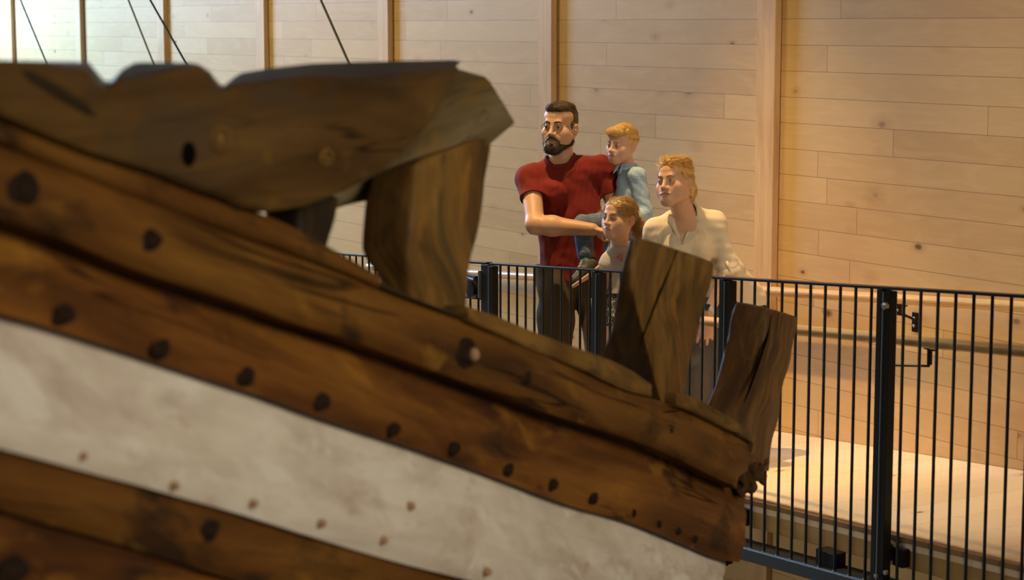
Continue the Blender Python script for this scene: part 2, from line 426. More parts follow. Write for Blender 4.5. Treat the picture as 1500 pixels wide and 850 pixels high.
for j in range(n):
    a = ag + .13 + .1 * j; P = rail_xy(a); top = zt(a) - (.205 if a < aL + .08 else .008)
    MB().tube([V3(P[0], P[1], zb(a)), V3(P[0], P[1], top)], .0068, 8).build('baluster', M['steel'], gate, 60)
    if j > 30: break

# ------------------------------------------------------------------ handrails
P0, P1 = on_wall(1146, 427), on_wall(1497, 450)
def wall_rail_pt(a):
    z0 = lin(P0, P1, DW)(a); q = DW * a + NR * 0 + NW * (WOFF - .125); return V3(q[0], q[1], z0)
aw0, aw1 = on_wall(1800, 440) @ DW, on_wall(560, 380) @ DW
# the rail stands off the wall: shift so that it is seen at the same height
def off_wall(x, y, o):
    r = ray(x, y); return CAM + r * ((WOFF - o) / (r @ NW))
Pa, Pb = off_wall(1146, 428, .115), off_wall(1497, 449.5, .115)
fz = lin(Pa, Pb, DW)
def wr(a): q = DW * a + NW * (WOFF - .115); return V3(q[0], q[1], fz(a))
hw = thing('handrail', wr(Pa @ DW), 'pale round wooden handrail fixed to the board wall behind the family', 'handrail')
MB().tube([wr(aw0), wr((aw0 + aw1) / 2), wr(aw1)], .026, 16).build('rail', M['handrail'], hw, 60)
def wall_bracket(x, y):
    P = off_wall(x, y, .115); a = P @ DW; C = wr(a)
    b = MB(); b.box(C + V3(0, 0, -.029), DW * .045, NW * .014, V3(0, 0, .003), .001)
    b.box(C + V3(0, 0, -.055), DW * .010, NW * .010, V3(0, 0, .026), .002)
    b.tube([C + V3(0, 0, -.075), C + V3(0, 0, -.085) + NW * .04, C + V3(0, 0, -.11) + NW * .10], .007, 8)
    b.box(C + V3(0, 0, -.125) + NW * .108, DW * .020, NW * .006, V3(0, 0, .05), .003)
    o = b.build('bracket', M['steel'], hw)
    bolt(C + V3(0, 0, -.105) + NW * .102, -NW, .008, .006, o); bolt(C + V3(0, 0, -.142) + NW * .102, -NW, .008, .006, o)
    bolt(C + V3(0, 0, -.055) - NW * .01, -NW, .007, .006, o)
for x, y in ((1318, 440), (1108, 428), (796, 398)): wall_bracket(x, y)
# lower handrail carried by the railing posts
RO = .13
Pc, Pd = on_rail(1170, 484, RO), on_rail(1490, 514, RO)
fr = lin(Pc, Pd)
def rr_(a): q = rail_xy(a, RO); return V3(q[0], q[1], fr(a))
hr = thing('handrail', rr_(Pc @ DR), 'lower pale wooden handrail carried on the ramp side of the black railing', 'handrail')
aE = ra(985, 470)
MB().tube([rr_(aR0), rr_((aR0 + aE) / 2), rr_(aE)], .024, 16).build('rail', M['handrail'], hr, 60)
for a0 in (posts[0], posts[1]):
    a = a0 - .11; C = rr_(a)
    b = MB(); b.tube([C + DR * .05 + V3(0, 0, -.018), C + DR * .03 + V3(0, 0, -.027), C + V3(0, 0, -.030), C - DR * .03 + V3(0, 0, -.027), C - DR * .05 + V3(0, 0, -.018)], .0045, 6)
    b.box(C + V3(0, 0, -.06), DR * .009, NR * .008, V3(0, 0, .030), .002)
    S = rail_xy(a0 - .03, .022); S = V3(S[0], S[1], C[2] - .095)
    b.tube([C + V3(0, 0, -.085), C + V3(0, 0, -.095), S], .0055, 6)
    b.build('bracket', M['steel'], hr)

# ------------------------------------------------------------------ slanting stay rods from the roof down to the ramp edge
def rod(name, x0, y0, x1, y1, mat, label):
    # the rods hang in the railing plane
    A = on_rail(x0, y0); B = on_rail(x1, y1); d = (B - A) / np.linalg.norm(B - A)
    # run down to the top rail and up to the roof
    lo = A + d * 1.0
    for _ in range(30): lo = lo + d * ((floor_z(lo) - .05 - lo[2]) / (d[2] - .0001) * .9); hi = A + d * ((8.9 - A[2]) / d[2])
    o = MB().tube([hi, lo], .0085, 8).build(name, mat, None, 60)
    tag(o, label, 'rod', 'stay rods above the boat'); return o
rod('stay_rod', 30, 0, 65, 85, M['rod'], 'thin black stay rod slanting down past the leftmost wall stud')
rod('stay_rod', 188, 0, 222, 86, M['rodg'], 'thin grey stay rod slanting down above the first notch of the boat rail')
rod('stay_rod', 220, 0, 272, 92, M['rod'], 'thin black stay rod crossing the third wall stud from the left')
rod('stay_rod', 470, 0, 510, 90, M['rodg'], 'thin grey stay rod alone between the fourth and fifth wall studs')

# ------------------------------------------------------------------ the old boat
BA = math.atan(1308 / FPX)
DH = V3(math.sin(BA), math.cos(BA), 0)            # along the hull, away from the camera
NB = V3(-math.cos(BA), math.sin(BA), 0)           # into the boat
D0 = (3.04 * ray(0, 425)) @ NB                    # distance of the outer face
def hull(x, y, off=0.0):
    r = ray(x, y); return CAM + r * ((D0 + off) / (r @ NB))
def interp(poly, n, ease=False):
    """n points along a pixel polyline, smoothed"""
    P = np.array(poly, float); L = np.concatenate([[0], np.cumsum(np.hypot(*np.diff(P, axis=0).T))])
    t = np.linspace(0, L[-1], n)
    return np.stack([np.interp(t, L, P[:, 0]), np.interp(t, L, P[:, 1])], 1)
def byx(poly, xs):
    P = np.array(poly, float); y = np.interp(xs, P[:, 0], P[:, 1])
    k = np.ones(5) / 5; yp = np.pad(y, 2, mode='reflect', reflect_type='odd'); return np.convolve(yp, k, 'valid')
def wob(p, f, amp, seed=0.):
    """soft wobble of the hewn surface"""
    x, y, z = p
    return amp * (math.sin(f * (x * 1.3 + y + 2.1 * z) + seed) + math.sin(f * 2.3 * (y - x * .7 + .6 * z) + 1.7 * seed) * .5 + math.sin(f * 4.1 * (z + .4 * x + .2 * y) + seed * 2.3) * .3)

BW = dict(s=(1.1, 16.), rough=.55, bump=.5, crack=.85, spec=.16)
M['oak'] = lumber('old_oak', (.125, .050, .009), (.040, .016, .005), (.205, .098, .018), blot=[((.016, .009, .006), 2.2, .54, .64, .8), ((.27, .14, .022), 3.7, .58, .70, .6)], **BW)
M['oak_red'] = lumber('old_oak_reddish', (.135, .050, .010), (.040, .014, .005), (.235, .100, .016), blot=[((.016, .009, .007), 2.6, .55, .66, .8), ((.31, .145, .018), 2.9, .58, .70, .6)], **BW)
M['oak_grey'] = lumber('old_oak_greyish', (.085, .043, .011), (.038, .019, .007), (.125, .070, .020), blot=[((.055, .040, .026), 2.0, .52, .64, .6), ((.22, .115, .022), 3.1, .60, .70, .6)], **BW)
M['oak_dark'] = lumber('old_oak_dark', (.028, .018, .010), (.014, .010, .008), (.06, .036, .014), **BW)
M['white'] = lumber('chalky_white_paint', (.58, .53, .475), (.45, .39, .335), (.69, .655, .605), s=(1.6, 14.), rough=.8, bump=.3, spec=.2,
                    blot=[((.36, .28, .23), 2.6, .50, .66, .6), ((.68, .665, .62), 3.4, .54, .64, .75), ((.40, .25, .19), 6., .60, .70, .5), ((.34, .17, .08), 9., .70, .76, .7)])
M['rib'] = lumber('frame_timber_wood', (.17, .088, .022), (.055, .027, .009), (.25, .145, .038), s=(2.2, 13.), rough=.55, bump=.5, crack=.9,
                  blot=[((.045, .034, .016), 3.1, .52, .62, .75), ((.26, .125, .02), 4.2, .56, .66, .7)], spec=.16)
M['rib_red'] = lumber('frame_timber_reddish', (.115, .055, .02), (.04, .02, .011), (.20, .115, .04), s=(2.2, 16.), rough=.5, bump=.5, crack=.9,
                      blot=[((.035, .02, .015), 3.4, .52, .66, .7), ((.21, .11, .025), 4.2, .56, .68, .7)], spec=.16)
M['iron'] = plain('rusty_iron', (.020, .012, .008), .85, 0, .5, 60, .4, spec=.08)
M['rust'] = plain('worn_rust', (.34, .2, .11), .8, 0, .4, 60, .3)

M['oak_rot'] = lumber('rotten_oak', (.055, .026, .010), (.018, .010, .006), (.15, .080, .028), s=(9., 9.), uv=False, rough=.7, bump=.6, spec=.1)
boat = thing('wooden_boat', hull(500, 845, .3) * V3(1, 1, 0), 'large old dark wooden boat with one white strake filling the foreground', 'boat')

def strake(name, top, bot, mat, off=0.0, thick=.05, nu=90, nv=9, x0=0, x1=1100, bulge=.008, amp=.0025, off_bot=None, seed=0., ragged=None, extend=60, round_=.010, parent=None):
    xs = np.linspace(x0 - extend, x1, nu)
    def yy(poly):
        P = np.array(poly, float)
        y = byx(poly, xs)
        if extend:  # run on past the frame on the near side
            sl = (P[1, 1] - P[0, 1]) / max(1e-6, (P[1, 0] - P[0, 0])); m = xs < P[0, 0]; y[m] = P[0, 1] + (xs[m] - P[0, 0]) * sl
        return y
    yt, yb = yy(top), yy(bot); v = []; uv = []; ob = off if off_bot is None else off_bot
    for i, x in enumerate(xs):
        for j in range(nv):
            t = j / (nv - 1); e = min(t, 1 - t) * (nv - 1)
            o = off + (ob - off) * t - bulge * math.sin(math.pi * t) + (round_ if e < .5 else (round_ * .25 if e < 1.5 else 0))
            if i == nu - 1: o += round_
            xx = x + (ragged(t) if ragged and i == nu - 1 else (ragged(t) * .5 if ragged and i == nu - 2 else 0))
            y = yt[i] + (yb[i] - yt[i]) * t
            p = hull(xx, y, o); p = p + NB * wob(p, 9, amp, seed) + V3(0, 0, wob(p, 6, amp * .8, seed + 3))
            v.append(p); uv.append((p @ DH, p[2] * 1.0 + (p @ DH) * .33))
    n = nu * nv
    for i in range(n): v.append(v[i] + NB * thick); uv.append((uv[i][0], uv[i][1] + .06))
    f = []
    for i in range(nu - 1):
        for j in range(nv - 1):
            a = i * nv + j; q = [a, a + 1, a + nv + 1, a + nv]; f.append(q); f.append([n + k for k in q[::-1]])
        a = i * nv; f.append([a, a + nv, a + nv + n, a + n]); a = i * nv + nv - 1; f.append([a + nv, a, a + n, a + nv + n])
    for j in range(nv - 1):
        f.append([j + 1, j, j + n, j + 1 + n]); a = (nu - 1) * nv + j; f.append([a, a + 1, a + 1 + n, a + n])
    return obj(name, v, f, M[mat], parent or boat, 50, uv)

seam0 = [(0, 171), (56, 194), (141, 227), (226, 254), (282, 278), (339, 298), (388, 317), (430, 335), (485, 366), (530, 392), (560, 408)]   # under the notched rail
seam1 = [(0, 213), (56, 234), (106, 253), (190, 286), (282, 320), (353, 348), (406, 367), (480, 394), (560, 428), (610, 443), (682, 470), (716, 485), (776, 510), (850, 540), (913, 571), (970, 587), (1000, 598), (1050, 621), (1091, 642), (1101, 650)]
seam2 = [(0, 316), (71, 338), (141, 366), (190, 387), (265, 412), (370, 447), (423, 468), (500, 491), (574, 519), (661, 550), (748, 580), (818, 608), (903, 634), (972, 660), (1040, 692), (1082, 714)]
seam3 = [(0, 457), (76, 477), (152, 501), (228, 526), (304, 551), (380, 574), (455, 602), (500, 618), (609, 654), (678, 680), (748, 705), (835, 735), (921, 762), (1006, 796), (1062, 820)]
seam4 = [(0, 654), (67, 673), (133, 692), (200, 710), (267, 730), (350, 753), (433, 778), (500, 797), (574, 818), (700, 852), (900, 905), (1056, 950)]
seam5 = [(0, 744), (83, 769), (133, 783), (187, 801), (243, 819), (340, 850), (500, 897), (800, 975), (1050, 1040)]
def shift(s, dy0, dy1): return [(x, y + dy0 + (dy1 - dy0) * x / 1050.) for x, y in s]
seam6 = shift(seam5, 175, 100); seam7 = shift(seam6, 190, 110); seam8 = shift(seam7, 190, 110); seam9 = shift(seam8, 190, 110)
# upper strip, strake by strake downwards; each laps over the next
gun = strake('gunwale_strip', seam0, [(x, y + 1) for x, y in seam1 if x <= 560], 'oak', -.006, .055, x1=556, seed=1, nu=60, nv=6, bulge=.004)
s1 = strake('plank', seam1, [(x, y + 3) for x, y in seam2], 'oak', -.004, .05, x1=1098, seed=2, nu=100, off_bot=-.022,
            ragged=lambda t: -4 + 26 * math.sin(min(1, t * 1.25) * math.pi) ** 2 * (.7 + .3 * math.sin(t * 23)) - 14 * t)
s2 = strake('plank', shift(seam2, -3, -2), [(x, y + 3) for x, y in seam3], 'oak_red', .058, .05, x1=1084, seed=3, nu=100, off_bot=-.012,
            ragged=lambda t: 4 + 6 * math.sin(t * 2.6) + 2 * math.sin(t * 19) - 22 * max(0, t - .6))
s3 = strake('white_plank', shift(seam3, -3, -2), [(x, y + 2) for x, y in seam4], 'white', .020, .05, x1=1062, seed=4, nu=100, off_bot=-.006,
            ragged=lambda t: -10 * t + 2 * math.sin(t * 15))
s3['label'] = 'white painted strake, chalky and worn'
s4 = strake('plank', shift(seam4, -3, -2), [(x, y + 2) for x, y in seam5], 'oak', .016, .05, x1=1050, seed=5, off_bot=-.004)
s5 = strake('plank', shift(seam5, -3, -2), seam6, 'oak_red', .016, .05, x1=1040, seed=6, off_bot=.02)
strake('plank', shift(seam6, -3, -2), seam7, 'oak', .04, .05, x1=1030, seed=7, off_bot=.12)
strake('plank', shift(seam7, -3, -2), seam8, 'oak', .13, .05, x1=1020, seed=8, off_bot=.30)
strake('plank', shift(seam8, -3, -2), seam9, 'oak_red', .31, .05, x1=1000, seed=9, off_bot=.6)
# cap pieces over the first plank
cap_bot = [(684, 472), (716, 486), (776, 511), (852, 541), (913, 571), (958, 582)]
cap_top = [(684, 450), (737, 467), (813, 497), (853, 512), (907, 533), (933, 547), (958, 566)]
strake('cap_strip', cap_top, cap_bot, 'rib', -.012, .11, x0=684, x1=956, extend=0, nu=50, nv=8, seed=10, bulge=.002, round_=.005)
cap2t = [(996, 577), (1018, 583), (1040, 594), (1074, 613), (1100, 632), (1104, 640)]
cap2b = [(996, 598), (1020, 608), (1050, 622), (1080, 637), (1100, 648), (1104, 650)]
strake('cap_strip', cap2t, cap2b, 'rib', -.014, .11, x0=990, x1=1103, extend=0, nu=24, nv=8, seed=11, bulge=.002, round_=.005)
strake('cap_strip', [(536, 398), (575, 424), (610, 440), (660, 458), (690, 466)], [(536, 420), (575, 434), (610, 446), (660, 464), (690, 476)], 'oak_dark', .0, .11, x0=536, x1=690, extend=0, nu=24, nv=5, seed=12, bulge=.003)

def spike(x, y, r_px, par, h=.010, core=None, off=-.012, sq=1.0):
    """iron fastening: a domed head on the plank with a dark washer"""
    C = hull(x, y, off); z = np.linalg.norm(C - CAM); r = r_px * z / FPX * .84
    T = V3(0, 0, 1); Hh = DH
    v = [];
    prof = [(1.45, .5), (1.25, -.10), (1.0, -.25), (.82, -.10), (.70, -.45), (.35, -.60), (0.0, -.62)]
    n = 14
    for k, (q, d) in enumerate(prof):
        for i in range(n):
            an = 2 * math.pi * i / n; wv = 1 + .10 * math.sin(3 * an + x) + .06 * math.sin(5 * an + y)
            v.append(C + (Hh * math.cos(an) * sq * 1.6 + T * math.sin(an)) * r * q * wv + NB * h * d)
    f = [[k * n + i, (k + 1) * n + i, (k + 1) * n + (i + 1) % n, k * n + (i + 1) % n] for k in range(len(prof) - 1) for i in range(n)]
    f.append([i for i in range(n)])
    o = obj('iron_spike', v, f, M['iron'], par, 60)
    if core:
        MB().ball(C - NB * h * .8 + DH * r * .3, r * .55, r * .55, r * .62, 12, 8).build('worn_core', M[core], o, 60)
    return o
for (x, y, r) in ((97, 462, 13), (238, 512, 12), (363, 553, 12), (475, 590, 11), (580, 630, 9), (668, 658, 9), (747, 689, 8), (813, 711, 7.5), (872, 731, 7)):
    spike(x, y, r, s2)
for (x, y) in ((930, 752), (967, 768), (996, 779), (1020, 790)): spike(x, y, 5, s2, .008, None, -.012, .45)
spike(36, 278, 21, s1, .014, None, -.022); spike(222, 353, 15, s1, .014, None, -.022); spike(683, 520, 20, s1, .018, 'rust', -.021); spike(771, 556, 11, s1, .012, None, -.021); spike(982, 634, 11, s1, .006, None, -.020)
spike(308, 779, 14, s4, .014, None, -.004); spike(22, 838, 18, s5, .012, None, -.002)
for (x, y) in ((120, 668), (255, 712), (370, 738), (470, 767), (560, 792), (600, 742), (712, 838)): 
    C = hull(x, y, -.006); r = 7 * np.linalg.norm(C - CAM) / FPX
    MB().ball(C, r * 1.3, r * .6, r, 10, 6).build('rusty_nail', M['rust'], s3, 60)

def timber(name, left, corner, right, mat, off=.05, nsub=10, amp=.004, seed=0., bev=.014, off_in=0.0, parent=None, top_bow=0.0):
    """squared frame timber: right face lies in the hull plane, left face looks at the camera"""
    Lp, Cp, Rp = interp(left, nsub), interp(corner, nsub), interp(right, nsub)
    rings = []
    for i in range(nsub):
        C = hull(*Cp[i], off); R = hull(*Rp[i], off)
        r = ray(*Lp[i]); t = ((C - CAM) @ DH) / (r @ DH); Lq = CAM + r * t
        K = Lq + (R - C)
        ring = []
        sec = [Lq, C, R, K]
        for q in range(4):
            a, b_, c_ = sec[q], sec[(q + 1) % 4], sec[(q - 1) % 4]
            e1 = (b_ - a) / (np.linalg.norm(b_ - a) + 1e-9); e0 = (c_ - a) / (np.linalg.norm(c_ - a) + 1e-9)
            ring += [a + e0 * bev, a + (e0 + e1) * bev * .28, a + e1 * bev]
            for s_ in (.25, .5, .75): ring.append(a + e1 * bev + (b_ - a - 2 * e1 * bev) * s_)
        cen = sum(sec) / 4
        ring = [p + (p - cen) / (np.linalg.norm(p - cen) + 1e-9) * wob(p, 13, amp, seed) for p in ring]
        rings.append(ring)
    m = len(rings[0]); v = []; uv = []; f = []
    # rounded top: one shrunk ring
    c0 = sum(rings[0]) / m; upv = (rings[0][0] - rings[1][0]); upv = upv / np.linalg.norm(upv)
    inner = [c0 + (p - c0) * .55 + upv * (bev * .8 + top_bow) for p in rings[0]]; mid = [c0 + (p - c0) * .93 + upv * bev * .5 for p in rings[0]]
    rings = [inner, mid] + rings
    for i, ring in enumerate(rings):
        per = 0
        for j, p in enumerate(ring):
            if j: per += np.linalg.norm(p - ring[j - 1])
            v.append(p); uv.append((-p[2] + seed, per))
    nr = len(rings)
    for i in range(nr - 1):
        for j in range(m): f.append([i * m + j, (i + 1) * m + j, (i + 1) * m + (j + 1) % m, i * m + (j + 1) % m])
    f.append(list(range(m))[::-1]); f.append([(nr - 1) * m + j for j in range(m)])
    return obj(name, v, f, M[mat], parent or boat, 55, uv)

timber('frame_timber', [(540, 262), (532, 300), (530, 339), (527, 372), (545, 402), (572, 432), (590, 470)], [(612, 240), (606, 300), (601, 350), (598, 390), (606, 440), (610, 470)],
       [(722, 200), (715, 250), (711, 290), (706, 322), (694, 375), (686, 420), (682, 470)], 'rib', .045, 14, seed=1)
timber('frame_timber', [(918, 352), (912, 384), (902, 435), (893, 479), (883, 508), (876, 535)], [(931, 350), (928, 390), (930, 435), (940, 480), (953, 530), (970, 592)],
       [(1046, 388), (1046, 400), (1041, 425), (1029, 463), (1018, 508), (1007, 558), (1000, 604)], 'rib', .02, 14, seed=2.2)
timber('frame_timber', [(1076, 444), (1070, 462), (1065, 485), (1058, 525), (1046, 562), (1036, 592), (1020, 640), (1010, 670)], [(1126, 456), (1122, 500), (1108, 550), (1094, 600), (1084, 640), (1080, 690)],
       [(1169, 468), (1168, 485), (1160, 523), (1150, 557), (1146, 586), (1140, 617), (1132, 650), (1127, 690)], 'rib_red', .06, 16, seed=3.1)
timber('frame_timber', [(384, 300), (386, 320), (388, 345), (392, 380)], [(440, 292), (440, 320), (440, 345), (440, 390)], [(496, 292), (492, 325), (487, 355), (484, 385)], 'oak_dark', .07, 8, seed=4)  # rib head in shadow, its shade put in as dark oak

# deck beam end lying across the timber, behind the notched rail
def extrude(name, outer, depth, ext, mat, seed=0., bev=.012, ridge=None, nmid=1, parent=None, amp=.003, plane=None, uvdir=None):
    """outline seen from the front, given its distance and real thickness, edges eased"""
    P = np.array(outer, float)
    # densify
    Q = [];
    for i in range(len(P)):
        a, b_ = P[i], P[(i + 1) % len(P)]; k = max(1, int(np.hypot(*(b_ - a)) / 14))
        for j in range(k): Q.append(a + (b_ - a) * j / k)
    W = [plane(*q) if plane else at(q[0], q[1], depth) for q in Q]
    c = sum(W) / len(W); n = len(W); en = ext / np.linalg.norm(ext)
    # inset ring
    fr, md, bk = [], [], []
    for i, p in enumerate(W):
        t = W[(i + 1) % n] - W[i - 1]; t /= np.linalg.norm(t) + 1e-9; nn = np.cross(t, en); nn /= np.linalg.norm(nn) + 1e-9
        if nn @ (p - c) > 0: nn = -nn
        w_ = wob(p, 11, amp, seed)
        fr.append(p + nn * bev); md.append(p + en * bev + nn * w_); bk.append(p + ext + nn * w_)
    v = fr + md + bk; f = []
    ud = uvdir if uvdir is not None else (W[len(W) // 2] - W[0]) / np.linalg.norm(W[len(W) // 2] - W[0])
    vd = np.cross(ud, en)
    uv = [(p @ ud, p @ vd + (p @ en) * .9) for p in v]
    for i in range(n):
        j = (i + 1) % n
        f.append([i, j, n + j, n + i]); f.append([n + i, n + j, 2 * n + j, 2 * n + i])
    f.append(list(range(n))[::-1]); f.append([2 * n + i for i in range(n)])
    me_o = obj(name, v, f, M[mat], parent or boat, 40, uv)
    return me_o
M['beamgrey'] = lumber('grey_beam_wood', (.15, .108, .052), (.065, .042, .018), (.23, .18, .10), s=(2., 14.), rough=.6, bump=.5, crack=.9,
                       blot=[((.22, .115, .022), 3.0, .52, .64, .75), ((.03, .02, .012), 4.4, .58, .68, .85)], spec=.12)
beam_o = [(520, 304), (560, 292), (612, 262), (650, 238), (700, 150), (716, 118), (722, 118), (737, 132), (748, 155), (758, 181), (736, 205), (708, 221), (652, 254), (584, 286), (548, 303)]
# upper (greyish) timber: a prism whose long axis runs along the picture
def prism(name, sections, mat, seed, amp=.004, parent=None):
    """sections: rings of world points, lofted"""
    m = len(sections[0]); v = []; uv = []; f = []; L = 0
    for i, s in enumerate(sections):
        c = sum(s) / m
        if i: L += np.linalg.norm(c - sum(sections[i - 1]) / m)
        per = 0
        for j, p in enumerate(s):
            if j: per += np.linalg.norm(p - s[j - 1])
            v.append(p + (p - c) / (np.linalg.norm(p - c) + 1e-9) * wob(p, 12, amp, seed)); uv.append((L, per))
    n = len(sections)
    for i in range(n - 1):
        for j in range(m): f.append([i * m + j, i * m + (j + 1) % m, (i + 1) * m + (j + 1) % m, (i + 1) * m + j])
    f.append(list(range(m))[::-1]); f.append([(n - 1) * m + j for j in range(m)])
    return obj(name, v, f, M[mat], parent or boat, 42, uv)
up_e = [(470, 258), (560, 190), (620, 150), (662, 126), (690, 119), (714, 117)]
mid_e = [(480, 292), (575, 246), (634, 212), (676, 186), (712, 166), (738, 152)]
low_e = [(490, 312), (590, 284), (648, 257), (695, 230), (730, 208), (757, 184)]
def lerp_n(poly, n): return interp(poly, n)
N_ = 14; ue, me_, le = lerp_n(up_e, N_), lerp_n(mid_e, N_), lerp_n(low_e, N_)
secs = []
for i in range(N_):
    z = 4.45 + .30 * i / (N_ - 1)
    a, b_, c_ = at(*ue[i], z + .05), at(*me_[i], z - .02), at(*le[i], z + .03); bk = V3(-.10, .12, .03)
    e = .012
    def ease(p, q, r): return [p + (q - p) / np.linalg.norm(q - p) * e, p + (r - p) / np.linalg.norm(r - p) * e]
    d_, f_ = c_ + bk, a + bk
    ring = []
    for p, q, r in ((a, f_, b_), (b_, a, c_), (c_, b_, d_), (d_, c_, f_), (f_, d_, a)): ring += ease(p, q, r)
    secs.append(ring)
prism('deck_beam', secs, 'beamgrey', 2.0)

# the notched rail: thick carved plank lying on the gunwale
rail_front = [(-60, 92), (0, 93), (60, 94), (128, 96), (136, 106), (143, 117), (151, 123), (160, 125), (169, 119), (178, 111), (195, 111), (234, 109), (264, 102), (290, 99), (306, 105), (314, 121), (321, 130), (329, 132), (340, 127), (362, 119), (410, 113), (480, 112), (560, 110), (620, 106), (673, 97),
              (672, 115), (657, 145), (632, 185), (602, 220), (562, 254), (512, 284), (452, 303), (402, 312), (362, 309), (339, 297), (282, 277), (226, 253), (141, 225), (56, 192), (0, 170), (-60, 146)]
rail_back_top = [(-60, 87), (0, 88), (128, 91), (150, 118), (158, 121), (185, 94), (200, 91), (280, 92), (300, 97), (318, 122), (328, 128), (345, 108), (400, 99), (455, 93), (560, 90), (670, 88), (677, 93)]
def notched_rail():
    P = np.array(rail_front, float); nt = 25
    top = interp_dense(P[:nt], 9); bot = interp_dense(P[nt - 1:], 12)
    front = np.vstack([top, bot[1:]])
    fp = lambda q: hull(q[0], q[1], -.03 + .035 * max(0, (q[0] - 420) / 260.) )
    W = [fp(q) for q in front]; n = len(W); c = sum(W) / n
    B = np.array(rail_back_top, float)
    TH = .13
    v = []; uv = []
    t0 = np.cross(W[9] - W[7], NB); sgn = -1. if t0[2] > 0 else 1.
    rings = [[], [], [], []]
    for i, q in enumerate(front):
        p = W[i]
        t = W[(i + 1) % n] - W[i - 1]; t /= np.linalg.norm(t) + 1e-9; nn = np.cross(t, NB); nn /= np.linalg.norm(nn) + 1e-9
        nn = nn * sgn
        w_ = wob(p, 10, .003, 4.)
        be = .6 if i < len(top) else 1.5
        rings[0].append(p + nn * .012 * be); rings[1].append(p + NB * .005 * be + nn * (.003 * be + w_)); rings[2].append(p + NB * .014 * be + nn * w_)
        if i < len(top):   # top edge slopes up towards the back edge
            yb = np.interp(q[0], B[:, 0], B[:, 1]); bk = hull(q[0] + 2, yb, TH - .02)
            rings[3].append(bk)
        else: rings[3].append(p + NB * TH)
    v = sum(rings, []); uv = [(p @ DH, p[2] + .8 * (p @ NB)) for p in v]; f = []
    for r in range(3):
        for i in range(n):
            j = (i + 1) % n; f.append([r * n + i, r * n + j, (r + 1) * n + j, (r + 1) * n + i])
    f.append(list(range(n))[::-1]); f.append([3 * n + i for i in range(n)])
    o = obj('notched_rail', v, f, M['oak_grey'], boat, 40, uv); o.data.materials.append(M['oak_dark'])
    for i in range(len(top) - 1): o.data.polygons[2 * n + i].material_index = 1     # upper side in dark oak, its shade put into the colour
    return o
def interp_dense(P, step):
    Q = [P[0]]
    for a, b_ in zip(P[:-1], P[1:]):
        k = max(1, int(np.hypot(*(b_ - a)) / step))
        for j in range(1, k + 1): Q.append(a + (b_ - a) * j / k)
    return np.array(Q)
nr_ = notched_rail()
# dark bolt hole, two treenail ends and the carved ridge of the near end
M['hole'] = plain('dark_hole', (.004, .003, .002), .9, spec=0.)  # near-black colour stands in for the dark inside hole and cracks
C = hull(277, 226, -.0312)
MB().tube([C, C + NB * .012], .022, 18).build('bolt_hole', M['hole'], nr_, 60)
for (x, y, r) in ((322, 203, .020), (478, 231, .015)):
    C = hull(x, y, -.030 + .035 * max(0, (x - 420) / 260.)); k = MB(); pts = [C + NB * .001 + (DH * math.cos(t) * 1.5 + V3(0, 0, 1) * math.sin(t)) * r for t in np.linspace(0, 2 * math.pi, 22)]
    k.tube(pts, .005, 6, False); k.tube([C - NB * .002, C + NB * .01], r * .5, 14); k.build('treenail_end', M['rib'], nr_, 60)
gr = [(10, 97), (40, 112), (80, 135), (120, 160), (150, 180)]
k = MB(); k.tube([hull(x, y, -.022) for x, y in gr], [.006, .012, .014, .012, .005], 8); k.build('carved_groove', M['oak_dark'], nr_, 60)
# keel and stocks under the boat, out of the picture
kp0, kp1 = hull(-60, 425, .75), hull(1000, 425, .75)
kz = .42
MB().box((V3(kp0[0], kp0[1], kz) + V3(kp1[0], kp1[1], kz)) / 2, (V3(kp1[0] - kp0[0], kp1[1] - kp0[1], 0)) / 2, NB * .09, V3(0, 0, .42), .02).build('keel', M['oak_dark'], boat)

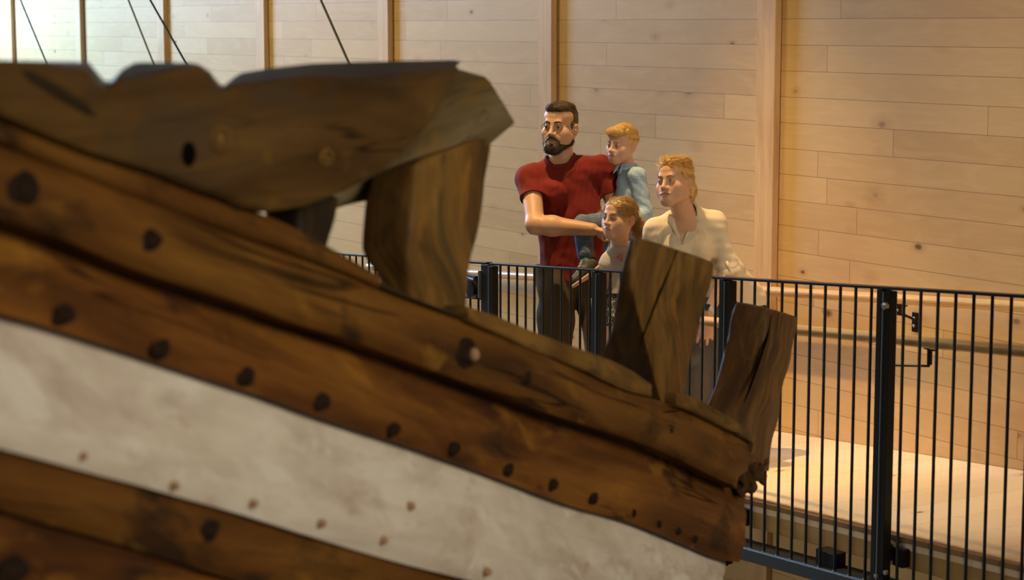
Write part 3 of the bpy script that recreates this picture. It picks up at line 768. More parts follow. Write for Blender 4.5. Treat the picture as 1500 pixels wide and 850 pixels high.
# ------------------------------------------------------------------ figures: smooth bodies grown from joints
def unit(v): v = np.asarray(v, float); return v / (np.linalg.norm(v) + 1e-12)
PS = 1.0                                              # size of the figure being built
class Body:
    """a smooth union of tapered limbs and rounded masses, meshed as one continuous surface"""
    def __init__(s): s.p = []
    def cap(s, a, b, ra, rb=None, k=.02, flat=None, op='add'):
        rb = ra if rb is None else rb; ra, rb = ra * PS, rb * PS
        s.p.append(('cap', np.asarray(a, float), np.asarray(b, float), ra, rb, k, flat, op)); return s
    def chain(s, pts, rs, k=.02, flat=None, op='add'):
        for i in range(len(pts) - 1): s.cap(pts[i], pts[i + 1], rs[i], rs[i + 1], k, flat, op)
        return s
    def ell(s, c, r, R=None, k=.02, op='add'):
        s.p.append(('ell', np.asarray(c, float), np.asarray(r, float) * PS, np.eye(3) if R is None else np.asarray(R, float), 0, k, None, op)); return s
    def cut(s, c, n, k=.004):
        """keep only the side the normal points away from"""
        s.p.append(('pln', np.asarray(c, float), unit(n), 0, 0, k, None, 'int')); return s
    def warp(s, fn): s.p.append(('wrp', fn, 0, 0, 0, 0, None, 'wrp')); return s
    @staticmethod
    def dist(p, X):
        if p[0] == 'cap':
            _, a, b, ra, rb, k, flat, op = p
            ab = b - a; L2 = ab @ ab + 1e-12
            if flat is None:
                q = X - a; t = np.clip(q @ ab / L2, 0, 1); d = q - t[..., None] * ab
                return np.sqrt((d * d).sum(-1)) - (ra + (rb - ra) * t)
            n, f = flat; q = X - a; t = np.clip(q @ ab / L2, 0, 1); d = q - t[..., None] * ab
            dn = d @ n; dd = (d * d).sum(-1) + dn * dn * (1 / (f * f) - 1)
            r = ra + (rb - ra) * t; e = np.sqrt(dd)
            return (e - r) * np.where(e > 1e-9, np.sqrt((d * d).sum(-1)) / np.maximum(e, 1e-9), f)
        if p[0] == 'ell':
            _, c, r, R, _, k, _, op = p
            q = (X - c) @ R; k0 = np.sqrt(((q / r) ** 2).sum(-1)); k1 = np.sqrt(((q / (r * r)) ** 2).sum(-1))
            return np.where(k1 > 1e-9, k0 * (k0 - 1) / np.maximum(k1, 1e-9), -r.min())
        return (X - p[1]) @ p[2]
    @staticmethod
    def comb(F, d, k, op):
        if op == 'add':
            h = np.maximum(k - np.abs(F - d), 0) / max(k, 1e-6); return np.minimum(F, d) - h * h * k * .25
        if op == 'sub': d = -d
        h = np.maximum(k - np.abs(F - d), 0) / max(k, 1e-6); return np.maximum(F, d) + h * h * k * .25
    def bounds(s, p):
        if p[0] == 'cap':
            r = max(p[3], p[4]); return np.minimum(p[1], p[2]) - r, np.maximum(p[1], p[2]) + r
        r = np.abs(p[3]) @ p[2]; return p[1] - r, p[1] + r
    def value(s, X):
        X = np.asarray(X, float); F = np.full(X.shape[:-1], .06)
        for p in s.p:
            if p[0] == 'wrp': F = F + p[1](X); continue
            F = s.comb(F, s.dist(p, X), p[5], p[7])
        return F
    def project(s, P, d, lift=.0):
        """slide a point along the outward direction d until it lies on the surface"""
        P = np.asarray(P, float).copy(); d = unit(d); P0 = P.copy()
        for _ in range(80):
            v = float(s.value(P[None])[0]) - lift
            if abs(v) < 2e-4: break
            P = P - d * v * .8
            if np.linalg.norm(P - P0) > .35: return P0
        return P
    def mesh(s, h=.004, fine=None, hf=.003):
        add = [p for p in s.p if p[7] == 'add']
        lo = np.min([s.bounds(p)[0] for p in add], 0) - .02; hi = np.max([s.bounds(p)[1] for p in add], 0) + .02
        A = []
        for i in range(3):
            if fine is None: A.append(np.arange(lo[i], hi[i] + h, h)); continue
            f0, f1 = max(fine[0][i], lo[i]), min(fine[1][i], hi[i])
            A.append(np.unique(np.concatenate([np.arange(lo[i], f0, h), np.arange(f0, f1, hf), np.arange(f1, hi[i] + h, h)]).round(5)))
            d = np.diff(A[-1]); A[-1] = np.concatenate([[A[-1][0]], A[-1][1:][d > hf * .4]])
        F = np.full([len(q) for q in A], .06, np.float32)
        for p in s.p:
            if p[0] == 'wrp' or p[0] == 'pln': sl = [slice(0, len(q)) for q in A]
            else:
                b0, b1 = s.bounds(p); mg = .065 + p[5]
                if p[7] == 'sub': mg = .01 + p[5]
                sl = [slice(max(0, np.searchsorted(A[i], b0[i] - mg)), np.searchsorted(A[i], b1[i] + mg)) for i in range(3)]
            if any(q.stop <= q.start for q in sl): continue
            if p[0] == 'wrp':
                idx = np.argwhere(np.abs(F) < .02)
                X = np.stack([A[i][idx[:, i]] for i in range(3)], -1)
                F[tuple(idx.T)] += p[1](X).astype(np.float32); continue
            if p[0] == 'pln':
                d = (A[0][:, None, None] - p[1][0]) * p[2][0] + (A[1][None, :, None] - p[1][1]) * p[2][1] + (A[2][None, None, :] - p[1][2]) * p[2][2]
                F = s.comb(F, d.astype(np.float32), p[5], 'int'); continue
            X = np.stack(np.meshgrid(*[A[i][sl[i]] for i in range(3)], indexing='ij'), -1).astype(np.float32)
            sub = F[tuple(sl)]; F[tuple(sl)] = s.comb(sub, s.dist(p, X).astype(np.float32), p[5], p[7])
        return nets(F, A)
def nets(F, A):
    S = F < 0; n = np.array(F.shape) - 1
    cnt = np.zeros(n, np.int8)
    for i in (0, 1):
        for j in (0, 1):
            for k in (0, 1): cnt += S[i:n[0] + i, j:n[1] + j, k:n[2] + k]
    idx = np.argwhere((cnt > 0) & (cnt < 8)); vid = np.full(n, -1, np.int32); vid[tuple(idx.T)] = np.arange(len(idx))
    pos = np.zeros((len(idx), 3)); w_ = np.zeros(len(idx))
    corners = [(i, j, k) for i in (0, 1) for j in (0, 1) for k in (0, 1)]
    for a in corners:
        for ax in range(3):
            if a[ax]: continue
            b = list(a); b[ax] = 1
            ia = idx + a; ib = idx + b
            fa = F[tuple(ia.T)]; fb = F[tuple(ib.T)]; m = (fa < 0) != (fb < 0)
            t = np.where(m, fa / np.where(m, fa - fb, 1), 0)
            pa = np.stack([A[q][ia[:, q]] for q in range(3)], 1); pb = np.stack([A[q][ib[:, q]] for q in range(3)], 1)
            pos += np.where(m[:, None], pa + (pb - pa) * t[:, None], 0); w_ += m
    pos /= w_[:, None]
    faces = []
    for ax in range(3):
        o1, o2 = (ax + 1) % 3, (ax + 2) % 3
        s0 = [slice(1, -1)] * 3; s0[ax] = slice(0, n[ax]); s1 = list(s0); s1[ax] = slice(1, n[ax] + 1)
        m = S[tuple(s0)] != S[tuple(s1)]; e = np.argwhere(m); st = S[tuple(s0)][tuple(e.T)]
        off = np.ones(3, int); off[ax] = 0; e = e + off
        def c(d1, d2):
            q = e.copy(); q[:, o1] += d1; q[:, o2] += d2; return vid[tuple(q.T)]
        q = np.stack([c(-1, -1), c(0, -1), c(0, 0), c(-1, 0)], 1); q[~st] = q[~st][:, ::-1]; faces.append(q)
    f = np.concatenate(faces); f = f[(f >= 0).all(1)]
    # one relaxing pass
    acc = np.zeros_like(pos); num = np.zeros(len(pos))
    for i in range(4):
        np.add.at(acc, f[:, i], pos[f[:, (i + 1) % 4]] + pos[f[:, (i - 1) % 4]]); np.add.at(num, f[:, i], 2)
    ok = num > 0; pos[ok] = pos[ok] * .5 + acc[ok] / num[ok, None] * .5
    return pos, f

def add_mesh(name, vf, mat, parent, cols=None, smooth=180, uvs=None):
    v, f = vf
    me = bpy.data.meshes.new(name)
    v = np.asarray(v); f = np.asarray(f)
    me.vertices.add(len(v)); me.vertices.foreach_set('co', v.astype(np.float32).ravel())
    me.loops.add(f.size); me.loops.foreach_set('vertex_index', f.astype(np.int32).ravel())
    me.polygons.add(len(f)); me.polygons.foreach_set('loop_start', (np.arange(len(f)) * f.shape[1]).astype(np.int32))
    me.polygons.foreach_set('use_smooth', [True] * len(f))
    me.update(calc_edges=True); me.validate()
    if cols is not None:
        ca = me.color_attributes.new('tint', 'FLOAT_COLOR', 'POINT'); ca.data.foreach_set('color', np.asarray(cols, np.float32).ravel())
    me.materials.append(mat)
    o = bpy.data.objects.new(name, me); COL.objects.link(o)
    o.parent = parent; o.matrix_parent_inverse = Matrix.Translation(-Vector(parent.location))
    return o
def normals(v, f):
    n = np.cross(v[f[:, 2]] - v[f[:, 0]], v[f[:, 3]] - v[f[:, 1]]); out = np.zeros_like(v)
    for i in range(4): np.add.at(out, f[:, i], n)
    return out / (np.linalg.norm(out, axis=1)[:, None] + 1e-12)
def folds(amp, freq, seed, dirv=(0, 0, 1)):
    """soft cloth folds: warped ridges"""
    dirv = unit(dirv); r = np.random.RandomState(seed); ph = r.rand(6) * 6.28; a2 = unit(r.randn(3)); a3 = unit(r.randn(3))
    def fn(X):
        w1 = np.sin(X @ a2 * freq * .45 + ph[0]) * 1.6 + np.sin(X @ a3 * freq * .7 + ph[1])
        t = X @ dirv * freq + w1
        s_ = np.sin(t + ph[2]); g = .5 + .5 * np.sin(X @ a3 * freq * .33 + ph[3] + np.sin(X @ a2 * freq * .5))
        return amp * (np.sign(s_) * np.abs(s_) ** 1.3) * g + amp * .4 * np.sin(X @ a2 * freq * 1.7 + ph[4])
    return fn

# ---- materials of the figures
def skin_mat(name, base, lip):
    m = NT(name); a = m.node('ShaderNodeVertexColor', layer_name='tint'); sp_ = m.node('ShaderNodeSeparateColor'); m.link(a.outputs[0], sp_.inputs[0])
    c = m.coord('Object'); n = m.noise(c, 60, 3); n2 = m.noise(c, 14, 3)
    col = m.mix(n, tuple(q * .93 for q in base), tuple(min(1, q * 1.05) for q in base))
    col = m.mix(m.math('MULTIPLY', n2, .25), col, (base[0] * .97, base[1] * .82, base[2] * .76))
    col = m.mix(sp_.outputs[1], col, (base[0] * .98, base[1] * .74, base[2] * .68))     # cheeks, ears
    col = m.mix(sp_.outputs[0], col, lip)
    col = m.mix(sp_.outputs[2], col, (.10, .05, .035))                                    # stubble, nostrils
    m.b.inputs['Subsurface Weight'].default_value = .12; m.b.inputs['Subsurface Radius'].default_value = (.012, .005, .003); m.b.inputs['Subsurface Scale'].default_value = .6
    m.bump(n, .04, .002)
    return m.out(col, .48, 0, .35)
def hair_mat(name, dark, light_):
    m = NT(name); c = m.coord('Object'); n = m.noise(c, 150, 3, .6); n2 = m.noise(c, 30, 3)
    col = m.mix(m.rng(n, .3, .7), dark, light_); col = m.mix(m.math('MULTIPLY', n2, .4), col, dark)
    m.bump(n, .5, .004); return m.out(col, .42, 0, .45)
def cloth_mat(name, col, var=.12, weave=900, rough=.85, extra=None):
    m = NT(name); c = m.coord('Object'); n = m.noise(c, weave, 2); n2 = m.noise(c, 9, 4)
    k = m.mix(n, tuple(q * (1 - var) for q in col), tuple(min(1, q * (1 + var)) for q in col))
    k = m.mix(m.math('MULTIPLY', n2, .3), k, tuple(q * .8 for q in col))
    if extra: k = extra(m, c, k)
    m.bump(n, .12, .001); m.b.inputs['Sheen Weight'].default_value = .04
    return m.out(k, rough, 0, .2)
def boy_pat(m, c, k):
    a = m.noise(m.mapping(c, (1, 1, 1)), 130, 3, .6, 1.0); k = m.mix(m.math('MULTIPLY', m.rng(a, .54, .62), .6), k, (.66, .70, .74))
    b = m.noise(m.mapping(c, (1, 1, 1), (3, 1, 7)), 90, 3, .6, .6); return m.mix(m.math('MULTIPLY', m.rng(b, .58, .66), .45), k, (.19, .30, .46))
def leaf_pat(m, c, k):
    a = m.noise(m.mapping(c, (1, 1, .45), (0, 0, 0), (.5, .3, 0)), 95, 2, .5, 1.5)
    return m.mix(m.rng(a, .56, .60), k, (.50, .50, .48))
def denim(m, c, k):
    a = m.noise(m.mapping(c, (4, 4, 40)), 6, 4, .6); return m.mix(m.math('MULTIPLY', m.rng(a, .45, .7), .4), k, (.30, .33, .36))
M['skin_m'] = skin_mat('skin_tan', (.52, .315, .20), (.34, .15, .11)); M['skin_f'] = skin_mat('skin_fair', (.57, .345, .235), (.46, .17, .135)); M['skin_k'] = skin_mat('skin_child', (.60, .38, .28), (.47, .19, .16))
M['hair_m'] = hair_mat('dark_brown_hair', (.026, .014, .007), (.14, .075, .032)); M['beard'] = hair_mat('dark_beard', (.014, .009, .006), (.06, .035, .018))
M['hair_b'] = hair_mat('golden_hair', (.40, .24, .065), (.86, .60, .22)); M['hair_g'] = hair_mat('dark_blonde_hair', (.25, .145, .055), (.62, .41, .18)); M['hair_w'] = hair_mat('strawberry_blonde_hair', (.36, .185, .05), (.90, .60, .21))
M['brow_l'] = plain('fair_brow', (.22, .12, .06), .7)
M['red'] = cloth_mat('maroon_jersey', (.155, .013, .009)); M['olive'] = cloth_mat('olive_trousers', (.085, .066, .038)); M['blueshirt'] = cloth_mat('pale_blue_print', (.31, .45, .63), extra=boy_pat)
M['tee'] = cloth_mat('grey_tee', (.46, .45, .45)); M['leaf'] = cloth_mat('dark_leaf_print', (.05, .05, .055), extra=leaf_pat); M['cream'] = cloth_mat('cream_blouse_cloth', (.66, .56, .42), .06)
M['jean'] = cloth_mat('blue_denim', (.09, .135, .23), extra=denim); M['greyjean'] = cloth_mat('grey_denim', (.10, .088, .082)); M['teal'] = cloth_mat('teal_sock', (.11, .30, .28)); M['coral'] = plain('coral_print', (.62, .20, .16), .8)
M['shoe'] = plain('dark_shoe', (.035, .034, .03), .6); M['sole'] = plain('pale_pink_sole', (.48, .33, .27), .6); M['lime'] = plain('lime_lace', (.52, .58, .08), .6); M['brownshoe'] = plain('brown_shoe', (.12, .07, .04), .5)
M['wire'] = plain('thin_metal_frame', (.36, .30, .24), .3, .8); M['whiteplastic'] = plain('white_clip', (.8, .78, .74), .4); M['watchface'] = plain('dark_watch_face', (.02, .03, .06), .15); M['strap'] = plain('pale_strap', (.55, .5, .44), .5)
M['teeth'] = plain('teeth', (.72, .66, .56), .3); M['mouth'] = plain('mouth_inside', (.10, .025, .02), .6)
def eye_mat():
    m = NT('eye_surface'); a = m.node('ShaderNodeVertexColor', layer_name='tint'); m.out(a.outputs[0], .12, 0, .5); return m.m
M['eye'] = eye_mat()
g = NT('lens_glass'); tr = g.node('ShaderNodeBsdfTransparent'); gl = g.node('ShaderNodeBsdfGlossy'); gl.inputs['Roughness'].default_value = .03; mx = g.node('ShaderNodeMixShader'); mx.inputs[0].default_value = .06
g.link(tr.outputs[0], mx.inputs[1]); g.link(gl.outputs[0], mx.inputs[2]); g.link(mx.outputs[0], g.n['Material Output'].inputs[0]); M['lens'] = g.m

# ---- head
class Head:
    def __init__(s, C, sc, yaw, pitch=0, roll=0, child=0.):
        yaw, pitch, roll = [math.radians(q) for q in (yaw, pitch, roll)]
        to = unit(CAM - C); X = unit(R_ - to * (R_ @ to)); Z = unit(np.cross(to, X)); Z = Z if Z[2] > 0 else -Z; Y = to
        Y, X = math.cos(yaw) * Y - math.sin(yaw) * X, math.cos(yaw) * X + math.sin(yaw) * Y
        Y, Z = math.cos(pitch) * Y + math.sin(pitch) * Z, math.cos(pitch) * Z - math.sin(pitch) * Y
        Z, X = math.cos(roll) * Z + math.sin(roll) * X, math.cos(roll) * X - math.sin(roll) * Z
        s.C, s.sc, s.X, s.Y, s.Z, s.ch = np.asarray(C, float), sc * PS, X, Y, Z, child; s.rc = sc
        s.R = np.stack([X, Y, Z], 1)
    def w(s, x, y, z):
        if s.ch and z < 0: z = z * (1 - .13 * s.ch)
        return s.C + s.sc * (s.X * x + s.Y * y + s.Z * z)
    def local(s, P): return (np.asarray(P) - s.C) @ s.R / s.sc
    def build(s, B, mouth_open=0.0, nose=1.0, jaw=1.0, smile=0.0):
        c, k = s.rc, s.rc; ch = s.ch
        E = lambda x, y, z, r, kk=.02, op='add': B.ell(s.w(x, y, z), np.array(r) * c, s.R, kk * k, op)
        Cp = lambda p, q, r0, r1=None, kk=.012, op='add': B.cap(s.w(*p), s.w(*q), r0 * c, (r0 if r1 is None else r1) * c, kk * k, None, op)
        E(0, -.020, .036, (.0755, .096, .083)); E(0, .030, .052, (.065, .058, .050), .03)
        E(0, .022, -.030, (.061 + .004 * ch, .064, .080), .03)
        for sx in (-1, 1):
            Cp((sx * .048 * jaw, .002, -.056), (sx * .015, .068 - .006 * ch, -.098), .022, .020, .035)
            Cp((sx * .052 * jaw, -.004, -.020), (sx * .050 * jaw, .0, -.060), .022, .021, .03)
            E(sx * .041, .056, -.024, (.025, .021, .021 + .004 * ch), .025)
            E(sx * .046, .036, -.048, (.023 + .003 * ch, .032, .034), .03)
        E(0, .074 - .007 * ch, -.098, (.023, .016, .017), .025)
        E(0, .0715, -.060, (.035, .021, .031), .03)
        Cp((-.030, .081, .024), (.030, .081, .024), .0105 - .002 * ch, None, .02)
        for sx in (-1, 1): E(sx * .0325, .0965, .002, (.0195, .0155, .0125), .014, 'sub')
        # lids
        for sx in (-1, 1):
            ex = sx * .0320
            E(ex, .0740, .002, (.0155, .0145, .0135), .004)
            E(ex, .0890, .0010, (.0118, .010, .0048), .003, 'sub')
            Cp((ex - .0135, .0790, .0045), (ex, .0885, .0085), .0026, .003, .004); Cp((ex, .0885, .0085), (ex + .0135, .0790, .0045), .003, .0026, .004)
        n_ = nose
        Cp((0, .084, .014), (0, .098 + .004 * n_, -.018), .0085, .0095 * n_, .014)
        E(0, .101 + .010 * n_, -.031, (.0115 * n_, .0115, .010), .010)
        for sx in (-1, 1):
            E(sx * .0125 * n_, .097, -.035, (.0085, .0105, .0080), .008)
            E(sx * .0065 * n_, .1045 + .004 * n_, -.0425, (.0036, .0052, .0036), .003, 'sub')
        Cp((0, .098, -.045), (0, .0955, -.053), .0035, None, .008)
        mo = mouth_open; up = .004 * smile; wd = .0225 + .0045 * smile
        def sf(x, z): return float(s.local(B.project(s.w(x, .150, z), s.Y)[None])[0][1])
        yc, ym = [sf(q, -.0655 + up) for q in (wd, .008)]; s.ym = ym; s.lip = (wd, up, mo)
        if mo: E(0, ym - .001, -.0665 - mo * .3, (.0165 + .004 * smile, .016, .0030 + mo), .004, 'sub')
        for sx in (-1, 1):
            Cp((sx * wd, yc - .0005, -.0650 + up), (sx * .006, ym - .0006, -.0608), .0026, .0043, .006)
            Cp((sx * wd, yc - .0008, -.0668 + up), (0, ym - .0008, -.0736 - mo), .0024, .0052, .006)
        if not mo: Cp((-wd, yc + .0025, -.0660 + up), (0, ym + .0040, -.0668), .0019, .0020, .003, 'sub'); Cp((wd, yc + .0025, -.0660 + up), (0, ym + .0040, -.0668), .0019, .0020, .003, 'sub')
        for sx in (-1, 1):   # ears
            Rm = s.R @ np.array(Euler((.15, 0, sx * .35)).to_matrix())
            B.ell(s.w(sx * .079, -.014, -.008), np.array((.0085, .020, .031)) * c, Rm, .008 * k)
            B.ell(s.w(sx * .0885, -.008, -.004), np.array((.0060, .0115, .018)) * c, Rm, .005 * k, 'sub')
            B.ell(s.w(sx * .083, -.004, -.012), np.array((.005, .006, .008)) * c, Rm, .004 * k)
    def fine(s, m=.15): return s.C - m * s.sc, s.C + m * s.sc
    def tint(s, v, lips=.9, cheeks=.35, stub=0.):
        L = s.local(v); L[:, 2] = np.where(L[:, 2] < 0, L[:, 2] / (1 - .13 * s.ch), L[:, 2])
        def blob(c, r): return np.clip(1.35 - np.sqrt((((L - c) / r) ** 2).sum(1)) * 1.0, 0, 1)
        wd, up, mo = s.lip
        def seg(zc, z0):   # distance to a lip line, corner - middle - corner, seen from the front
            ax = np.abs(L[:, 0]); t = np.clip(ax / wd, 0, 1); zz = z0 + (zc - z0) * t; return np.hypot(L[:, 2] - zz, np.maximum(ax - wd, 0))
        front = np.clip((L[:, 1] - .070) / .006, 0, 1); tp = 1 - .35 * np.clip(np.abs(L[:, 0]) / wd, 0, 1)
        lp = np.maximum(np.clip((.0062 * tp - seg(-.0650 + up, -.0606)) / .0016, 0, 1), np.clip((.0070 * tp - seg(-.0668 + up, -.0738 - mo)) / .0016, 0, 1)) * lips * front
        ln = np.clip((.0022 - seg(-.0662 + up, -.0668 - mo * .3)) / .0012, 0, 1) * front * .75
        ck = np.maximum.reduce([blob((.042, .066, -.030), (.024, .03, .024)), blob((-.042, .066, -.030), (.024, .03, .024)), blob((0, .110, -.031), (.014, .016, .012)), blob((.083, -.012, -.008), (.02, .024, .035)), blob((-.083, -.012, -.008), (.02, .024, .035))]) * cheeks
        ns = np.maximum(blob((.0065, .107, -.0440), (.004, .005, .0035)), blob((-.0065, .107, -.0440), (.004, .005, .0035))) * .8
        ns = np.maximum(ns, ln)
        if stub: ns = np.maximum(ns, stub * np.clip(blob((0, .06, -.085), (.07, .07, .045)), 0, 1))
        return np.stack([np.clip(lp, 0, 1), np.clip(ck, 0, 1), np.clip(ns, 0, 1), np.ones(len(v))], 1)
    def eyes(s, parent, gaze=(0, 1, 0), iris=(.10, .13, .15), brow=None, browmat='brow_l', br=.0028):
        gd = unit(s.R @ unit(gaze)); a = unit(np.cross(gd, V3(.3, .1, 1))); b = np.cross(gd, a)
        for sx in (-1, 1):
            c = s.w(sx * .0320, .0742, .0020); r = .0127 * s.sc; v = []; f = []; cl = []; n = 16; th = np.concatenate([np.linspace(0, .62, 11), np.linspace(.7, math.pi, 10)])
            for t in th:
                for i in range(n):
                    p = 2 * math.pi * i / n; v.append(c + r * (gd * math.cos(t) * (1.04 if t < .5 else 1) + (a * math.cos(p) + b * math.sin(p)) * math.sin(t)))
                    cl.append((.008, .007, .007, 1) if t < .19 else ((*iris, 1) if t < .46 else ((.02, .02, .02, 1) if t < .52 else (.62, .57, .53, 1))))
            for k in range(len(th) - 1):
                for i in range(n): f.append([k * n + i, (k + 1) * n + i, (k + 1) * n + (i + 1) % n, k * n + (i + 1) % n])
            obj('eye', v, f, M['eye'], parent, 180, None, None, cl)
            lo = [(sx * .012, .0945, .0215), (sx * .023, .0950, .0260), (sx * .035, .0910, .0275), (sx * .046, .0810, .0225)]
            MB().tube([s.w(*q) for q in lo], [br * s.sc, br * 1.35 * s.sc, br * 1.15 * s.sc, br * .5 * s.sc], 6).build('eyebrow', M[browmat], parent, 180)

def strands(vf, n, flow, length, lift, r=.0016, seed=0, keep=None, curl=.0):
    """short tapering locks laid over a hair surface; returns verts, quads"""
    v, f = vf; nm = normals(v, f); rs = np.random.RandomState(seed); vs = []; fs = []
    cand = np.arange(len(v)) if keep is None else np.where(keep(v))[0]
    if len(cand) == 0: return np.zeros((0, 3)), np.zeros((0, 4), int)
    for i in rs.choice(cand, n):
        p = v[i].copy(); N = nm[i]; d = flow(p, N) + rs.randn(3) * .18; d = unit(d - N * (d @ N)); L = length * (.6 + .8 * rs.rand()); lf = lift * (.4 + 1.2 * rs.rand())
        sd = unit(np.cross(d, N)); cu = curl * rs.randn(); base = len(vs); m = 5
        for k in range(m):
            t = k / (m - 1); c = p + d * L * t + N * (-.002 + lf * math.sin(t * 2.2) * L) + sd * cu * t * t * L; rad = r * (1 - .85 * t) * (.7 + .6 * rs.rand() if k == 0 else 1)
            for q in (0, 1, 2): an = 2.094 * q; vs.append(c + rad * (N * math.cos(an) + sd * math.sin(an)))
        for k in range(m - 1):
            for q in range(3): fs.append([base + k * 3 + q, base + k * 3 + (q + 1) % 3, base + k * 3 + 3 + (q + 1) % 3, base + k * 3 + 3 + q])
    return np.array(vs), np.array(fs)
def join(*vfs):
    V = []; Fc = []; b = 0
    for v, f in vfs:
        if len(v): V.append(v); Fc.append(f + b); b += len(v)
    return np.concatenate(V), np.concatenate(Fc)
def hand(B, wrist, dirv, palm_n, sc=1.0, curl=(.5, .5, .5, .5), thumb_side=1, spread=.06, thumb_out=.7, side=None):
    """palm, four unequal bent fingers and a thumb leaving the side of the palm"""
    d = unit(dirv); n = unit(palm_n - d * (np.asarray(palm_n) @ d)); s_ = unit(np.cross(d, n)) * thumb_side    # s_: towards the thumb
    W = np.asarray(wrist, float)
    B.cap(W, W + d * .045 * sc, .025 * sc, .034 * sc, .012, (n, .55)); B.cap(W + d * .040 * sc, W + d * .078 * sc, .034 * sc, .036 * sc, .012, (n, .45))
    for i, (L, off) in enumerate(((.070, .027), (.078, .009), (.072, -.009), (.056, -.026))):
        b = W + d * (.082 - .006 * abs(i - 1)) * sc + s_ * off * sc; fd = unit(d + s_ * (off / .03) * spread); c = curl[i]
        p = b - fd * .01 * sc; r = .0088 * sc
        for j, q in enumerate((.46, .31, .25)):
            a = c * (j + .35) * .9; dd = fd * math.cos(a) - n * (-1) * math.sin(a) * 1.0
            e = p + unit(dd) * L * q * sc * (1.15 if j == 0 else 1); B.cap(p, e, r, r * .92, .004); p = e; r *= .92
    b = W + d * .022 * sc + s_ * .024 * sc; td = unit(d * .75 + s_ * thumb_out + n * .25)
    B.cap(b, b + td * .036 * sc, .0145 * sc, .0115 * sc, .012); b2 = b + td * .036 * sc; td2 = unit(td + d * .45 + n * .2)
    B.cap(b2, b2 + td2 * .03 * sc, .0108 * sc, .0095 * sc, .004); b3 = b2 + td2 * .03 * sc; B.cap(b3, b3 + unit(td2 + d * .2) * .024 * sc, .0096 * sc, .0075 * sc, .004)
def foot_at(x, depth, dz=.0):
    P = at(x, 620, depth); P[2] = floor_z(P) + dz; return P
def shoe(B, ank, fwd, sc=1.0):
    f = unit(V3(fwd[0], fwd[1], -SL * 0)); g_ = V3(ank[0], ank[1], floor_z(ank)); sdv = V3(f[1], -f[0], 0)
    B.cap(g_ - f * .055 * sc + V3(0, 0, .04 * sc), g_ + f * .05 * sc + V3(0, 0, .042 * sc), .040 * sc, .046 * sc, .02)
    B.cap(g_ + f * .05 * sc + V3(0, 0, .036 * sc), g_ + f * .16 * sc + V3(0, 0, .026 * sc), .046 * sc, .032 * sc, .02)
    B.cap(g_ + V3(0, 0, .05 * sc), ank + V3(0, 0, .03), .042 * sc, .044 * sc, .02); B.cut(g_ + V3(0, 0, .002), V3(0, 0, -1))

# ---- the rotten, broken end of the boat's uppermost plank and the splits in its timbers
def rotten():
    Q = Body(); rs = np.random.RandomState(8)
    for x, y, r, o in ((1086, 668, .030, .02), (1096, 684, .034, .03), (1106, 696, .032, .04), (1100, 712, .030, .03), (1088, 716, .026, .02), (1112, 688, .024, .05), (1118, 702, .022, .05), (1092, 652, .022, .02), (1122, 676, .018, .06)):
        Q.ell(hull(x, y, o), np.array((1.5, .8, .85)) * r, np.stack([DH, NB, V3(0, 0, 1)], 1), .025)
    a2, a3 = unit(V3(.3, .5, 1)), unit(V3(1, -.3, .2))
    for x, y, r, o in ((1078, 660, .04, .04), (1080, 690, .05, .045), (1084, 706, .04, .045)): Q.ell(hull(x, y, o), np.array((1.8, .8, .9)) * r, np.stack([DH, NB, V3(0, 0, 1)], 1), .03)
    Q.warp(lambda X: .005 * np.sin(X @ a2 * 80 + 2 * np.sin(X @ a3 * 60)) + .003 * np.sin(X @ a3 * 150 + np.sin(X @ a2 * 120) * 2))
    for x, y in ((1104, 668), (1094, 702), (1116, 712)): Q.ell(hull(x, y, -.01), (.03, .03, .012), None, .008, 'sub')
    return Q.mesh(.004)
add_mesh('rotten_end', rotten(), M['oak_rot'], boat)
def crack(pts, off, r, par, face=None):
    P = [hull(x, y, off) for x, y in pts]
    MB().tube(P, [r * .3] + [r] * (len(P) - 2) + [r * .3], 6).build('crack', M['hole'], par, 180)
crack([(992, 366), (980, 395), (962, 440), (950, 470), (938, 505)], .019, .0042, boat)
crack([(1130, 462), (1122, 500), (1112, 530), (1098, 570), (1090, 590)], .059, .0042, boat)
crack([(860, 592), (900, 601), (950, 607), (1000, 601)], -.0105, .003, boat)
crack([(905, 622), (940, 624), (985, 619)], -.012, .003, boat)

